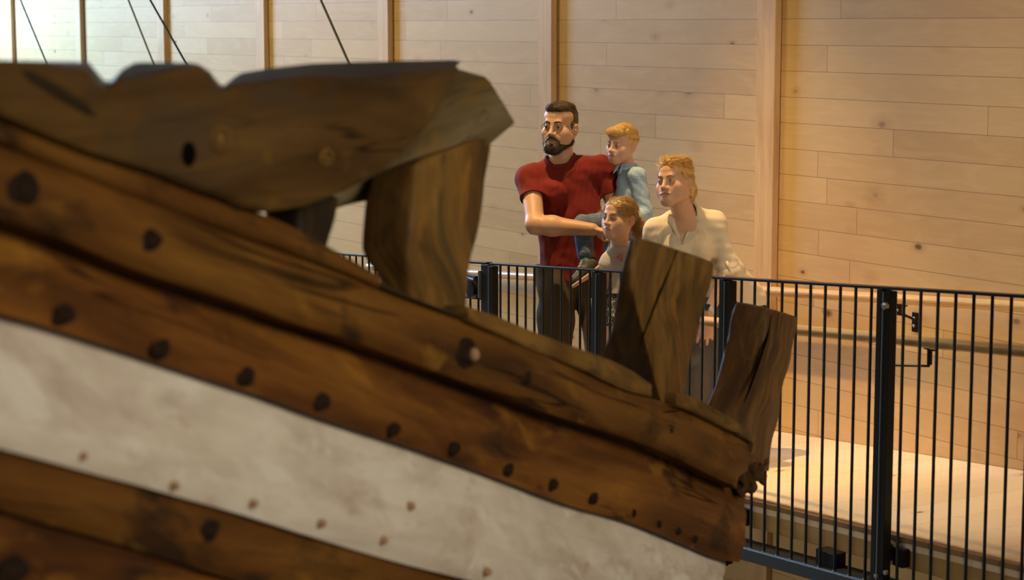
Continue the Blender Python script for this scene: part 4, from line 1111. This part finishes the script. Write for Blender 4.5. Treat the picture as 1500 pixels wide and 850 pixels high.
# ------------------------------------------------------------------ the man in the maroon shirt
def person(foot, label, group=None): 
    return thing('person', foot, label, 'person')
FR = unit(V3(-.15, -1, 0))      # the way the man faces
def man():
    global PS; PS = 1.07; Z0 = 10.95; J = lambda x, y, dz=0.: at(x, y, Z0 + dz * PS)
    g_ = foot_at(843, Z0); p = person(g_, 'bearded man in a maroon t-shirt and glasses, arm stretched out, a boy on his hip')
    H = Head(J(820, 187, -.04), 1.04, 24, 1, 2); fw = unit(V3(-.18, -1, 0)); sd = V3(1, 0, 0) - fw * fw[0]; sd = unit(sd)
    B = Body(); H.build(B, jaw=1.05)
    nb = J(822, 246, .03); B.cap(H.w(0, -.022, -.045), nb, .056, .062, .03)
    rs, ls = J(777, 262, -.02), J(882, 248, .02); re, le = J(784, 329, -.20), J(914, 332, .0); rw, lw = J(868, 336, -.27), J(897, 343, -.14)
    ch, st, pv = J(829, 272, .02), J(838, 330, .02), J(838, 408, .02)
    B.chain([ch, st, pv], [.135, .145, .14], .05, (fw, .62)); B.cap(rs, ls, .05, .05, .06)
    B.cap(nb, rs, .05, .05, .05); B.cap(nb, ls, .05, .05, .05)
    B.chain([rs, re], [.054, .047], .03); B.chain([re, re + (rw - re) * .3, rw], [.048, .050, .031], .025)
    B.chain([ls, le], [.054, .046], .03); B.chain([le, le + (lw - le) * .3, lw], [.046, .048, .030], .025)
    hand(B, rw + unit(rw - re) * .012, unit(rw - re) + V3(.0, .0, -.22), V3(.1, -.2, -1), 1.0, (.15, .95, 1.0, 1.05), 1, .04, .5)
    hand(B, lw + unit(lw - le) * .01, lw - le, V3(0, -.3, 1), 1.0, (.5, .55, .6, .6), 1, .05, .6)
    hr, hl = J(816, 420, .0), J(862, 420, .02); kr, kl = J(812, 528, -.06), J(876, 528, -.02)
    ar, al = foot_at(816, Z0 + .02, .09), foot_at(874, Z0 + .05, .09)
    B.chain([hr, kr, ar], [.080, .050, .04], .02); B.chain([hl, kl, al], [.062, .048, .04], .02)
    vf = B.mesh(.0045, H.fine(), .003); add_mesh('body', vf, M['skin_m'], p, H.tint(vf[0], .55, .35))
    # shirt
    S = Body(); t = .012
    S.chain([ch, st, pv], [.153, .168, .164], .05, (fw, .68)); S.cap(rs, ls, .052, .056, .07); S.cap(nb, rs, .060, .054, .06); S.cap(nb, ls, .056, .060, .05)
    S.chain([rs, rs + (re - rs) * .72], [.061, .068], .05); S.chain([ls, ls + (le - ls) * .62], [.066, .068], .03)
    S.cap(J(812, 282, -.08), J(800, 292, -.06), .06, .05, .05)
    S.warp(folds(.0030, 26, 3, (.85, .2, .3))); S.warp(folds(.0024, 55, 8, (.7, .1, -.6))); S.warp(folds(.0016, 110, 18, (.8, .1, .5)))
    re_d = unit(re - rs); S.cap(rs + (re - rs) * .70, rs + (re - rs) * .98, .10, .10, .006, None, 'sub'); le_d = unit(le - ls); S.cap(ls + (le - ls) * .615, ls + (le - ls) * .95, .085, .085, .006, None, 'sub')
    S.cap(nb + V3(0, 0, -.018) + fw * .030, H.w(0, -.02, -.05), .068, .064, .010, None, 'sub')
    S.cut(J(838, 411, 0), V3(.03, 0, -1))
    shirt = add_mesh('tshirt', S.mesh(.0045), M['red'], p)
    # round neck band
    ring = []
    for an in np.linspace(0, 2 * math.pi, 25):
        c = nb + V3(0, 0, .012) + fw * .012 + (sd * math.cos(an) + fw * math.sin(an)) * .077; c = c + fw * .016; c[2] -= .030 * max(0, math.sin(an)) - .004; ring.append(S.project(c, unit(V3(0, 0, 1) + fw * .6 * max(0, math.sin(an))), .002))
    MB().tube(ring, .0085, 8, False).build('neck_band', M['red'], shirt, 180)
    # trousers
    T = Body(); T.cap(J(817, 400, .02), J(859, 400, .02), .125, .125, .05, (fw, .80)); T.chain([hr, J(814, 470, -.02), kr, ar + V3(0, 0, -.03)], [.100, .092, .082, .072], .03); T.chain([hl, J(872, 470, .0), kl, al + V3(0, 0, -.03)], [.098, .070, .066, .064], .02)
    T.warp(folds(.0065, 34, 5, (.3, .1, .9))); T.cut(J(838, 388, .02), V3(0, 0, 1)); T.cut(ar + V3(0, 0, -.06), V3(0, 0, -1))
    tr_ = add_mesh('trousers', T.mesh(.0055), M['olive'], p)
    pk = [T.project(q, -fw, .001) for q in (J(826, 421, -.12), J(838, 428, -.13), J(846, 428, -.13))]
    for a in (ar, al):
        q = Body(); shoe(q, a, fw, 1.05); add_mesh('shoe', q.mesh(.006), M['brownshoe'], p)
    # hair, brows, beard
    Q = Body(); E = lambda x, y, z, r, k=.02, op='add': Q.ell(H.w(x, y, z), np.array(r) * H.rc, H.R, k, op)
    E(0, -.022, .039, (.0785, .099, .085)); E(.004, .034, .090, (.054, .048, .026), .025); E(-.004, .058, .088, (.042, .026, .020), .02); E(.010, -.005, .105, (.052, .055, .018), .02)
    for sx in (-1, 1): Q.cap(H.w(sx * .071, .014, .02), H.w(sx * .071, .010, -.02), .010 * H.rc, .006 * H.rc, .01)
    E(0, .104, -.004, (.063, .066, .081), .014, 'sub'); E(0, .02, -.085, (.10, .12, .055), .01, 'sub')
    for sx in (-1, 1): E(sx * .086, -.010, -.012, (.022, .026, .036), .008, 'sub')
    hv = Q.mesh(.003)
    up = lambda v: H.local(v)[:, 2] > .072
    def flow(pt, N): l = H.local(pt); return H.R @ (V3(.55, -.35 + .5 * (l[1] > .03), .35) if l[2] > .07 else V3(0, -.5, -.8))
    s1_ = strands(hv, 1700, flow, .022, .18, .0013, 4, up); s2_ = strands(hv, 900, flow, .010, .12, .0009, 5)
    add_mesh('hair', join(hv, s1_, s2_), M['hair_m'], p)
    K = Body(); E = lambda x, y, z, r, k=.02, op='add': K.ell(H.w(x, y, z), np.array(r) * H.rc, H.R, k, op)
    C_ = lambda a, b, r0, r1, k=.015, op='add': K.cap(H.w(*a), H.w(*b), r0 * H.rc, r1 * H.rc, k, None, op)
    for sx in (-1, 1):
        C_((sx * .066, .006, -.022), (sx * .056, .008, -.062), .013, .021); C_((sx * .054, .008, -.064), (sx * .020, .074, -.104), .025, .025, .02)
        C_((sx * .031, .0835, -.070), (sx * .022, .088, -.092), .010, .013); C_((sx * .026, .0885, -.060), (sx * .006, .1010, -.0495), .0060, .0062, .006)
    E(0, .080, -.106, (.032, .027, .027)); E(0, .0915, -.089, (.013, .010, .009), .01)
    E(0, .100, -.0668, (.0185, .013, .0068), .003, 'sub'); E(0, .094, -.0275, (.05, .05, .0175), .006, 'sub')
    bv = K.mesh(.003); bf = lambda pt, N: H.R @ V3(0, .35, -1)
    add_mesh('beard', join(bv, strands(bv, 900, bf, .013, .35, .0013, 9)), M['beard'], p)
    H.eyes(p, (-.12, 1, -.02), (.05, .06, .05), browmat='beard', br=.0034)
    # glasses
    gls = MB()
    for sx in (-1, 1):
        rim = [H.w(sx * .0335 + .0235 * math.copysign(abs(math.cos(t)) ** .7, math.cos(t)), .1035 - .012 * abs(sx * .0335 + .0235 * math.cos(t)) / .057, -.001 + .0185 * math.copysign(abs(math.sin(t)) ** .75, math.sin(t))) for t in np.linspace(0, 2 * math.pi, 29)]
        gls.tube(rim, .0011, 6, False); gls.tube([H.w(sx * .057, .091, .007), H.w(sx * .076, .070, .010), H.w(sx * .081, .0, .006), H.w(sx * .080, -.018, -.006)], .0013, 6)
    gls.tube([H.w(-.010, .103, .003), H.w(0, .1065, .006), H.w(.010, .103, .003)], .0011, 6)
    go = gls.build('glasses', M['wire'], p, 180)
    for sx in (-1, 1):
        v = [H.w(sx * .0335 + .0228 * math.copysign(abs(math.cos(t)) ** .7, math.cos(t)), .1033 - .012 * abs(sx * .0335 + .0235 * math.cos(t)) / .057, -.001 + .0178 * math.copysign(abs(math.sin(t)) ** .75, math.sin(t))) for t in np.linspace(0, 2 * math.pi, 28)[:-1]]
        obj('lens', v, [list(range(27))], M['lens'], go)
    return p

# ------------------------------------------------------------------ the boy on his arm
def boy():
    global PS; PS = 1.065; Z0 = 10.84; J = lambda x, y, dz=0.: at(x, y, Z0 + dz * PS)
    p = person(J(922, 335), 'small blond boy in a pale blue patterned shirt, carried on the man\'s arm')
    H = Head(J(911, 213, 0), .84, 40, -2, 4, child=1.); fw = unit(V3(-.85, -.55, 0)); sd = unit(V3(.55, -.85, 0))   # sd: towards his left, nearer the camera
    B = Body(); H.build(B, nose=.78, jaw=.92)
    nb = J(920, 247, .03); B.cap(H.w(0, -.022, -.045), nb, .036, .038, .02)
    ls, rs = J(934, 258, -.05), J(912, 258, .12); le, re = J(946, 310, -.05), J(900, 272, .26); lw, rw = J(922, 326, -.13), J(874, 268, .29)
    ch, pv = J(923, 268, .04), J(922, 320, .06)
    B.chain([ch, pv], [.072, .075], .03, (fw, .8)); B.cap(ls, rs, .03, .03, .03)
    B.chain([ls, le, lw], [.028, .025, .019], .012); B.chain([rs, re, rw], [.028, .025, .019], .012)
    hand(B, lw, lw - le, V3(0, 0, -1), .62, (.5, .5, .5, .6), 1); hand(B, rw, rw - re, V3(0, -1, 0), .62, (.5, .5, .5, .6), 1)
    lh, rh = J(915, 324, -.01), J(918, 326, .16); lk, rk = J(853, 331, -.10), J(888, 335, .33); la, ra_ = J(860, 388, -.15), J(886, 392, .36)
    B.chain([lh, lk, la], [.055, .040, .026], .02); B.chain([rh, rk, ra_], [.055, .040, .026], .02)
    vf = B.mesh(.004, H.fine(), .003); add_mesh('body', vf, M['skin_k'], p, H.tint(vf[0], .7, .6))
    S = Body(); S.chain([ch, pv], [.083, .088], .03, (fw, .84)); S.cap(ls, rs, .036, .036, .03); S.cap(ls, nb, .032, .032, .03); S.cap(rs, nb, .03, .03, .03)
    S.chain([ls, le], [.043, .039], .02); S.cap(le, le + (lw - le) * .72, .039, .030, .012); S.chain([rs, re, re + (rw - re) * .6], [.040, .034, .030], .015)
    S.warp(folds(.0055, 38, 12, (.95, .2, .25))); S.warp(folds(.0030, 95, 13, (.7, .3, .6)))
    S.cap(nb + fw * .004 + V3(0, 0, .006), H.w(0, -.02, -.05), .036, .036, .006, None, 'sub'); S.cut(J(922, 334, .06), V3(0, 0, -1))
    sh = add_mesh('shirt', S.mesh(.0035), M['blueshirt'], p)
    # turned-down collar
    K = Body(); n = 16
    for i in range(n - 1):
        a0, a1 = [math.radians(20 + 320 * q / (n - 1)) for q in (i, i + 1)]
        def cp(a, r, z): return nb + fw * .006 + (fw * math.cos(a) + sd * math.sin(a)) * r + V3(0, 0, z)
        K.cap(cp(a0, .046, .022), cp(a1, .046, .022), .006, .006, .003); K.cap(cp(a0, .057, .002), cp(a1, .057, .002), .006, .006, .012)
        K.cap(cp(a0, .052, .012), cp(a1, .052, .012), .006, .006, .010)
    for sg in (-1, 1): K.cap(nb + fw * .062 + sd * sg * .022 + V3(0, 0, .0), nb + fw * .078 + sd * sg * .026 + V3(0, 0, -.022), .007, .004, .01)
    add_mesh('collar', K.mesh(.003), M['blueshirt'], sh)
    # trousers, sock, shoe
    T = Body(); T.cap(J(918, 320, .05), J(920, 328, .08), .086, .086, .02, (fw, .9)); T.chain([lh, lk, lk + (la - lk) * .72], [.066, .052, .042], .02); T.chain([rh, rk, rk + (ra_ - rk) * .72], [.064, .052, .042], .02)
    T.warp(folds(.004, 80, 15, (.6, .2, .7))); T.cut(J(922, 311, .05), V3(0.25, 0, 1)); d = unit(la - lk)
    jn = add_mesh('jeans', T.mesh(.004), M['jean'], p)
    for a, k, nm in ((la, lk, 1), (ra_, rk, 2)):
        d = unit(a - k); MB().tube([k + (a - k) * .66, k + (a - k) * .73], [.043, .0445], 16).build('rolled_cuff', M['jean'], jn, 60)
        MB().tube([k + (a - k) * .70, a + d * .01], [.033, .031], 14).build('sock', M['teal'], p, 60)
        toe = unit(V3(-.75, -.42, -.52)) if nm == 1 else unit(V3(-.4, .5, -.7)); up = unit(-d - toe * (-d @ toe)); sdx = unit(np.cross(toe, up))
        G = Body(); hc = a + d * .022 - toe * .012; G.cap(hc - toe * .026, hc + toe * .035, .037, .036, .015); G.cap(hc + toe * .03 - up * .006, hc + toe * .112 - up * .010, .036, .029, .015); G.cap(hc, a - d * .005, .034, .034, .015)
        G.cut(hc - up * .028, -up); so = add_mesh('shoe', G.mesh(.0035), M['shoe'], p)
        W = Body(); W.cap(hc - toe * .034 - up * .030, hc + toe * .035 - up * .031, .039, .038, .01, (up, .34)); W.cap(hc + toe * .035 - up * .031, hc + toe * .118 - up * .027, .038, .031, .01, (up, .36)); add_mesh('sole', W.mesh(.0035), M['sole'], so)
        lc = MB()
        for q in (.012, .028, .044): lc.tube([G.project(hc + toe * q + sdx * s_ + up * .05, up, .001) for s_ in (-.018, -.006, .006, .018)], .0028, 6)
        lc.tube([a - d * .002 + up * .0 + toe * .036, a + toe * .05 + up * .012, a + toe * .058 - up * .01], .0028, 6); lc.build('laces', M['lime'], so, 180)
    Q = Body(); E = lambda x, y, z, r, k=.02, op='add': Q.ell(H.w(x, y, z), np.array(r) * H.rc, H.R, k, op)
    E(0, -.020, .042, (.0815, .101, .088)); E(0, .050, .083, (.062, .045, .030), .02); E(0, .072, .070, (.050, .020, .022), .012)
    E(0, .112, -.012, (.070, .070, .077), .006, 'sub'); E(0, .02, -.090, (.10, .13, .062), .01, 'sub'); E(0, .085, .0, (.069, .055, .052), .006, 'sub')
    for sx in (-1, 1): E(sx * .086, -.008, -.012, (.022, .026, .036), .008, 'sub')
    hv = Q.mesh(.003)
    def flow(pt, N): l = H.local(pt); return H.R @ (V3(-.5, .7, -.15) if l[2] > .06 else V3(0, -.3, -.9))
    add_mesh('hair', join(hv, strands(hv, 2000, flow, .026, .12, .0012, 21, lambda v: H.local(v)[:, 2] > .05), strands(hv, 900, flow, .011, .08, .0009, 22)), M['hair_b'], p)
    H.eyes(p, (-.25, 1, -.08), (.07, .11, .15), br=.0018)
    return p

# ------------------------------------------------------------------ the girl in front
def girl():
    global PS; PS = 1.045; Z0 = 10.27; J = lambda x, y, dz=0.: at(x, y, Z0 + dz * PS)
    p = person(foot_at(905, Z0), 'young girl with a blonde ponytail and grey t-shirt standing before the man')
    H = Head(J(907, 321, 0), .89, 41, 3, 3, child=.8); fw = unit(V3(-.45, -.9, 0)); sd = unit(V3(.9, -.45, 0))
    B = Body(); H.build(B, nose=.85, jaw=.92)
    nb = J(906, 368, .03); B.cap(H.w(0, -.020, -.045), nb, .041, .045, .03)
    rs, ls = J(892, 383, .0), J(931, 383, .02); re, le = J(885, 416, .03), J(938, 430, .06); rw, lw = J(879, 428, -.08), J(930, 470, -.02)
    ch, wa, pv = J(908, 392, .03), J(907, 425, .04), J(908, 458, .04)
    B.chain([ch, wa, pv], [.082, .078, .088], .04, (fw, .7)); B.cap(rs, ls, .032, .032, .04); B.cap(nb, rs, .03, .03, .03); B.cap(nb, ls, .03, .03, .03)
    B.chain([rs, re, rw], [.030, .026, .020], .015); B.chain([ls, le, lw], [.030, .026, .020], .015)
    hand(B, rw, V3(-.50, -.30, -.75), V3(.7, .5, -.5), .74, (.9, 1.0, 1.1, 1.2), -1, .03, .4); hand(B, lw, lw - le, V3(0, -1, 0), .72, (.4, .4, .5, .5), 1)
    hr, hl = J(896, 472, .03), J(921, 472, .04); kr, kl = J(896, 575, .0), J(921, 575, .0); ar, al = foot_at(896, Z0 + .04, .07), foot_at(922, Z0 + .05, .07)
    B.chain([hr, kr, ar], [.062, .042, .028], .02); B.chain([hl, kl, al], [.062, .042, .028], .02)
    vf = B.mesh(.004, H.fine(), .003); add_mesh('body', vf, M['skin_k'], p, H.tint(vf[0], .75, .6))
    S = Body(); S.chain([ch, wa, pv + V3(0, 0, .06)], [.092, .089, .096], .04, (fw, .78)); S.cap(rs, ls, .038, .039, .04); S.cap(nb, nb + V3(0, 0, .03), .050, .050, .03); S.cap(nb, rs, .037, .034, .03); S.cap(nb, ls, .034, .034, .03)
    S.cap(rs, rs + (re - rs) * .62, .037, .040, .02); S.cap(ls, ls + (le - ls) * .5, .042, .044, .02); S.warp(folds(.0035, 60, 31, (.3, .1, 1)))
    S.cap(rs + (re - rs) * .62, rs + (re - rs) * 1.0, .06, .06, .004, None, 'sub'); S.cap(nb + fw * .006 + V3(0, 0, .040), H.w(0, -.02, -.05), .046, .046, .006, None, 'sub'); S.cut(J(908, 428, .04), V3(0, 0, -1))
    te = add_mesh('tshirt', S.mesh(.004), M['tee'], p); pr = MB(); r_ = np.random.RandomState(3)
    for i in range(16):
        x, y = 893 + 9 * r_.rand(), 371 + 12 * r_.rand(); q = S.project(J(x, y, -.12), fw, .0); q2 = S.project(J(x + r_.randn() * 3, y + 2 + r_.rand() * 3, -.12), fw, .0); pr.tube([q, (q + q2) / 2, q2], .0019, 5)
    pr.build('coral_print', M['coral'], te, 180)
    T = Body(); T.chain([J(908, 430, .04), pv, J(908, 470, .03)], [.088, .106, .125], .03, (fw, .8)); T.warp(folds(.006, 45, 33, (1, .6, 0))); T.cut(J(908, 425, .04), V3(0, 0, 1)); T.cut(J(908, 474, .03), V3(0, 0, -1)); add_mesh('skirt', T.mesh(.005), M['leaf'], p)
    for a in (ar, al): q = Body(); shoe(q, a, fw, .8); add_mesh('shoe', q.mesh(.006), M['tee'], p)
    Q = Body(); E = lambda x, y, z, r, k=.02, op='add': Q.ell(H.w(x, y, z), np.array(r) * H.rc, H.R, k, op)
    E(0, -.020, .038, (.0800, .1010, .0870)); E(0, .032, .050, (.0690, .062, .056), .02); E(0, .118, -.012, (.067, .070, .088), .026, 'sub'); E(0, .03, -.088, (.10, .12, .055), .01, 'sub')
    for sx in (-1, 1): E(sx * .086, -.004, -.012, (.020, .024, .034), .008, 'sub')
    tail = [H.w(.010, -.108, .006), H.w(.016, -.135, -.010), H.w(.024, -.140, -.050), H.w(.030, -.128, -.095)]
    hv = Q.mesh(.003); Tq = Body(); Tq.chain(tail, [.018, .026, .024, .008], .012); tv = Tq.mesh(.004)
    def flow(pt, N): return unit(H.w(.004, -.11, .010) - pt)
    def down(pt, N): return H.R @ V3(.12, .05, -1)
    wisps = strands(hv, 60, lambda pt, N: H.R @ V3(0, .3, -.9), .05, .25, .0009, 43, lambda v: (H.local(v)[:, 1] > .02) & (H.local(v)[:, 2] < .07), .5)
    add_mesh('hair', join(hv, tv, strands(hv, 2200, flow, .040, .07, .0012, 41), strands(tv, 420, down, .045, .2, .0015, 42), wisps), M['hair_g'], p)
    MB().tube([H.w(.008, -.104, .014), H.w(.012, -.112, .004), H.w(.014, -.106, -.006)], .012, 8).build('hair_tie', M['hair_g'], p, 180)
    c0 = Q.project(H.w(.040, .062, .098), H.R @ V3(.5, .5, .8), .001); c1 = Q.project(H.w(.064, .018, .085), H.R @ V3(.8, .3, .6), .001)
    MB().tube([c0, (c0 + c1) / 2 + H.X * .003, c1], [.0052, .004, .0018], 8).ball(c0, .0075, .006, .0075).build('hair_clip', M['whiteplastic'], p, 180)
    H.eyes(p, (-.15, 1, .05), (.08, .11, .14), br=.0018)
    return p

# ------------------------------------------------------------------ the woman leaning forward
def woman():
    global PS; PS = 1.0; Z0 = 9.75; J = lambda x, y, dz=0.: at(x, y, Z0 + dz)
    p = person(foot_at(1040, Z0 + .4), 'woman with strawberry blonde hair and a cream blouse leaning forward and looking up')
    H = Head(J(988, 268, -.02), .98, 31, 5, -4); fw = unit(V3(-.35, -.94, 0)); sd = unit(V3(.94, -.35, 0))
    B = Body(); H.build(B, mouth_open=.0036, nose=.92, jaw=.95, smile=1.)
    nb = J(1006, 324, .10); B.cap(H.w(0, -.012, -.045), nb, .052, .058, .035)
    rs, ls = J(962, 338, .10), J(1046, 328, .13); re, le = J(952, 404, .10), J(1068, 398, .12); rw, lw = J(1004, 462, .04), J(1037, 458, .02)
    ch, wa, pv = J(1012, 356, .18), J(1046, 398, .36), J(1072, 434, .46)
    tf = unit(np.cross(sd, unit(ch - pv)));
    if tf @ fw < 0: tf = -tf
    B.chain([ch, wa, pv], [.125, .115, .145], .05, (tf, .68)); B.cap(rs, ls, .042, .042, .05); B.cap(nb, rs, .04, .04, .04); B.cap(nb, ls, .04, .04, .04)
    B.ell(J(990, 362, .08), (.06, .06, .06), None, .04); B.ell(J(1024, 362, .09), (.06, .06, .06), None, .04)
    B.chain([rs, re, rw], [.042, .036, .024], .02); B.chain([ls, le], [.043, .037], .02); B.chain([le, le + (lw - le) * .3, lw], [.037, .037, .024], .02)
    hr, hl = J(1052, 456, .42), J(1082, 456, .50); kr, kl = J(1019, 545, .22), J(1047, 545, .26); ar, al = foot_at(1020, Z0 + .40, .08), foot_at(1053, Z0 + .46, .08)
    hand(B, lw + V3(0, 0, -.012), V3(-.10, .10, -1), V3(.1, .75, -.1), 1.1, (.34, .24, .28, .42), -1, .12, .75)
    hand(B, rw + V3(0, 0, -.012), V3(.10, .10, -1), V3(-.1, .75, -.1), .98, (.30, .25, .3, .4), 1, .08, .7)
    B.chain([hr, kr, ar], [.085, .056, .038], .03); B.chain([hl, kl, al], [.085, .056, .038], .03)
    fl, fh = H.fine(); fl = np.minimum(fl, lw - .14); fh = np.maximum(fh, lw + .05)
    vf = B.mesh(.0045, (fl, fh), .0032); add_mesh('body', vf, M['skin_f'], p, H.tint(vf[0], .85, .55))
    S = Body(); S.chain([ch, wa, pv + unit(pv - wa) * .03], [.142, .142, .168], .05, (tf, .76)); S.cap(rs, ls, .048, .048, .05); nh = nb + V3(0, 0, .045); S.cap(nh, rs, .046, .050, .05); S.cap(nh, ls, .046, .050, .05)
    S.ell(J(988, 366, .075), (.072, .072, .078), None, .04); S.ell(J(1026, 366, .085), (.072, .072, .078), None, .04)
    S.cap(rs, re, .054, .056, .04); S.cap(ls, le + (ls - le) * .06, .056, .058, .04)
    S.warp(folds(.0040, 34, 51, (.85, .1, .4))); S.warp(folds(.0024, 80, 52, (.8, .1, -.5)))
    def onS(x, y, lift=.001): return S.project(J(x, y, -.05), unit(CAM - J(x, y)), lift)
    vt, vb = onS(1001, 322), onS(998, 356)
    S.cap(nb + V3(0, 0, .02) + fw * .008, H.w(0, -.02, -.05), .060, .060, .008, None, 'sub')
    for e, s0 in ((le, ls), (re, rs)): S.cap(e + unit(e - s0) * .082, e + unit(e - s0) * .12, .075, .075, .004, None, 'sub')
    vd = unit(CAM - vt); S.cap(vt - vd * .012, vb - vd * .004, .042, .008, .004, None, 'sub')
    hem = J(1076, 447, .5); S.cut(hem, unit(V3(.10, .0, -1)))
    bl = add_mesh('blouse', S.mesh(.0045), M['cream'], p)
    # stand collar with the open V, tucks and sleeve tab
    back = []
    for an in np.linspace(-.25, math.pi + .25, 15):
        c = nb + fw * .004 + V3(0, 0, .040) + (sd * math.cos(an) - fw * math.sin(an)) * .060; c[2] += .016 * math.sin(an); back.append(c)
    cb = MB()
    lft = [onS(995, 354), onS(990, 342), onS(985, 331), onS(980, 320)]; rgt = [onS(1001, 354), onS(1007, 341), onS(1013, 329), onS(1019, 318)]
    for zz in (0, .010, .020): cb.tube([q + V3(0, 0, zz) for q in back], .0062, 6)
    cb.build('stand_collar', M['cream'], bl, 180)
    pk = MB(); pk.tube(lft, [.003, .005, .008, .010], 8); pk.tube(rgt, [.003, .005, .008, .011], 8)
    pk.build('placket', M['cream'], bl, 180)
    tk = MB()
    for i in range(6):
        for side, x0, x1 in ((-1, 976, 985), (1, 1022, 1010)):
            x = x0 - side * -1 * 0 + side * 3.1 * i * (1 if side > 0 else 1); xb = x1 + side * 2.8 * i
            pts = [onS(x + (xb - x) * t, 326 + 62 * t, .0006) for t in np.linspace(0.05 * i, 1, 9)]; tk.tube(pts, .0019, 5)
    tk.build('pin_tucks', M['cream'], bl, 180)
    hw_ = unit(le - ls); cuff = MB(); ax = unit(np.cross(hw_, fw)); ay = np.cross(hw_, ax)
    ce = le + hw_ * .002
    cuff.tube([ce - hw_ * .016, ce - hw_ * .002, ce + hw_ * .012, ce + hw_ * .014], [.059, .0625, .0615, .050], 24); cuff.build('rolled_cuff', M['cream'], bl, 60)
    tb = [S.project(le - hw_ * q + fw * .09 + sd * .02, fw, .002) for q in (.012, .035, .06)]
    MB().tube(tb, .007, 6).build('sleeve_tab', M['cream'], bl, 180)
    T = Body(); T.cap(hr, hl, .125, .125, .04, (fw, .95)); T.cap(pv, (hr + hl) / 2, .14, .14, .04); T.chain([hr, kr, ar + V3(0, 0, -.02)], [.102, .070, .048], .03); T.chain([hl, kl, al + V3(0, 0, -.02)], [.102, .070, .048], .03)
    T.warp(folds(.005, 60, 55, (.2, .2, 1))); T.cut(ar + V3(0, 0, -.05), V3(0, 0, -1)); T.cut(pv + V3(0, 0, .06), V3(0, 0, 1)); add_mesh('jeans', T.mesh(.0055), M['greyjean'], p)
    for a in (ar, al): q = Body(); shoe(q, a, fw, .92); add_mesh('shoe', q.mesh(.006), M['shoe'], p)
    # watch
    wd_ = unit(lw - le); wc = lw - wd_ * .012; ax = unit(np.cross(wd_, V3(0, 1, 0))); ay = np.cross(wd_, ax)
    ring = [wc + (ax * math.cos(t) + ay * math.sin(t)) * .0275 for t in np.linspace(0, 2 * math.pi, 25)]
    wt = MB()
    for o in (-.007, 0, .007): wt.tube([q + wd_ * o for q in ring], .0042, 6, False)
    wo = wt.build('watch', M['strap'], p, 180); n_ = unit(V3(-.62, -.78, .1)); n_ = unit(n_ - wd_ * (n_ @ wd_))
    MB().box(wc + n_ * .030, wd_ * .017, np.cross(wd_, n_) * .015, n_ * .005, .003).build('watch_face', M['watchface'], wo, 30)
    # hair pulled up and back
    Q = Body(); E = lambda x, y, z, r, k=.02, op='add': Q.ell(H.w(x, y, z), np.array(r) * H.rc, H.R, k, op)
    E(0, -.024, .040, (.0800, .099, .087)); E(0, .030, .056, (.0690, .062, .056), .02); E(.0, .030, .100, (.054, .046, .020), .02); E(.010, -.030, .108, (.054, .050, .024), .02)
    E(.03, -.085, -.03, (.045, .032, .065), .02)
    E(0, .116, -.006, (.068, .070, .086), .026, 'sub'); E(0, .035, -.088, (.10, .10, .055), .01, 'sub')
    for sx in (-1, 1): E(sx * .088, -.004, -.012, (.020, .022, .032), .008, 'sub')
    hv = Q.mesh(.003)
    def flow(pt, N): l = H.local(pt); return H.R @ (V3(.1, -.8, .1) if l[2] > .06 else V3(0, -.5, -.75))
    add_mesh('hair', join(hv, strands(hv, 1500, flow, .040, .11, .0014, 61, lambda v: H.local(v)[:, 2] > .07, .25), strands(hv, 1800, flow, .036, .05, .0011, 62)), M['hair_w'], p)
    H.eyes(p, (-.28, 1, .22), (.11, .15, .15), br=.0020)
    MB().ball(H.w(0, H.ym - .010, -.0680), .0185 * H.sc, .006 * H.sc, .0052 * H.sc, 12, 6, H.R).build('mouth', M['mouth'], p, 180)
    MB().ball(H.w(0, H.ym - .0045, -.0655), .0160 * H.sc, .0050 * H.sc, .0034 * H.sc, 12, 6, H.R).build('teeth', M['teeth'], p, 180)
    return p
man(); boy(); girl(); woman()
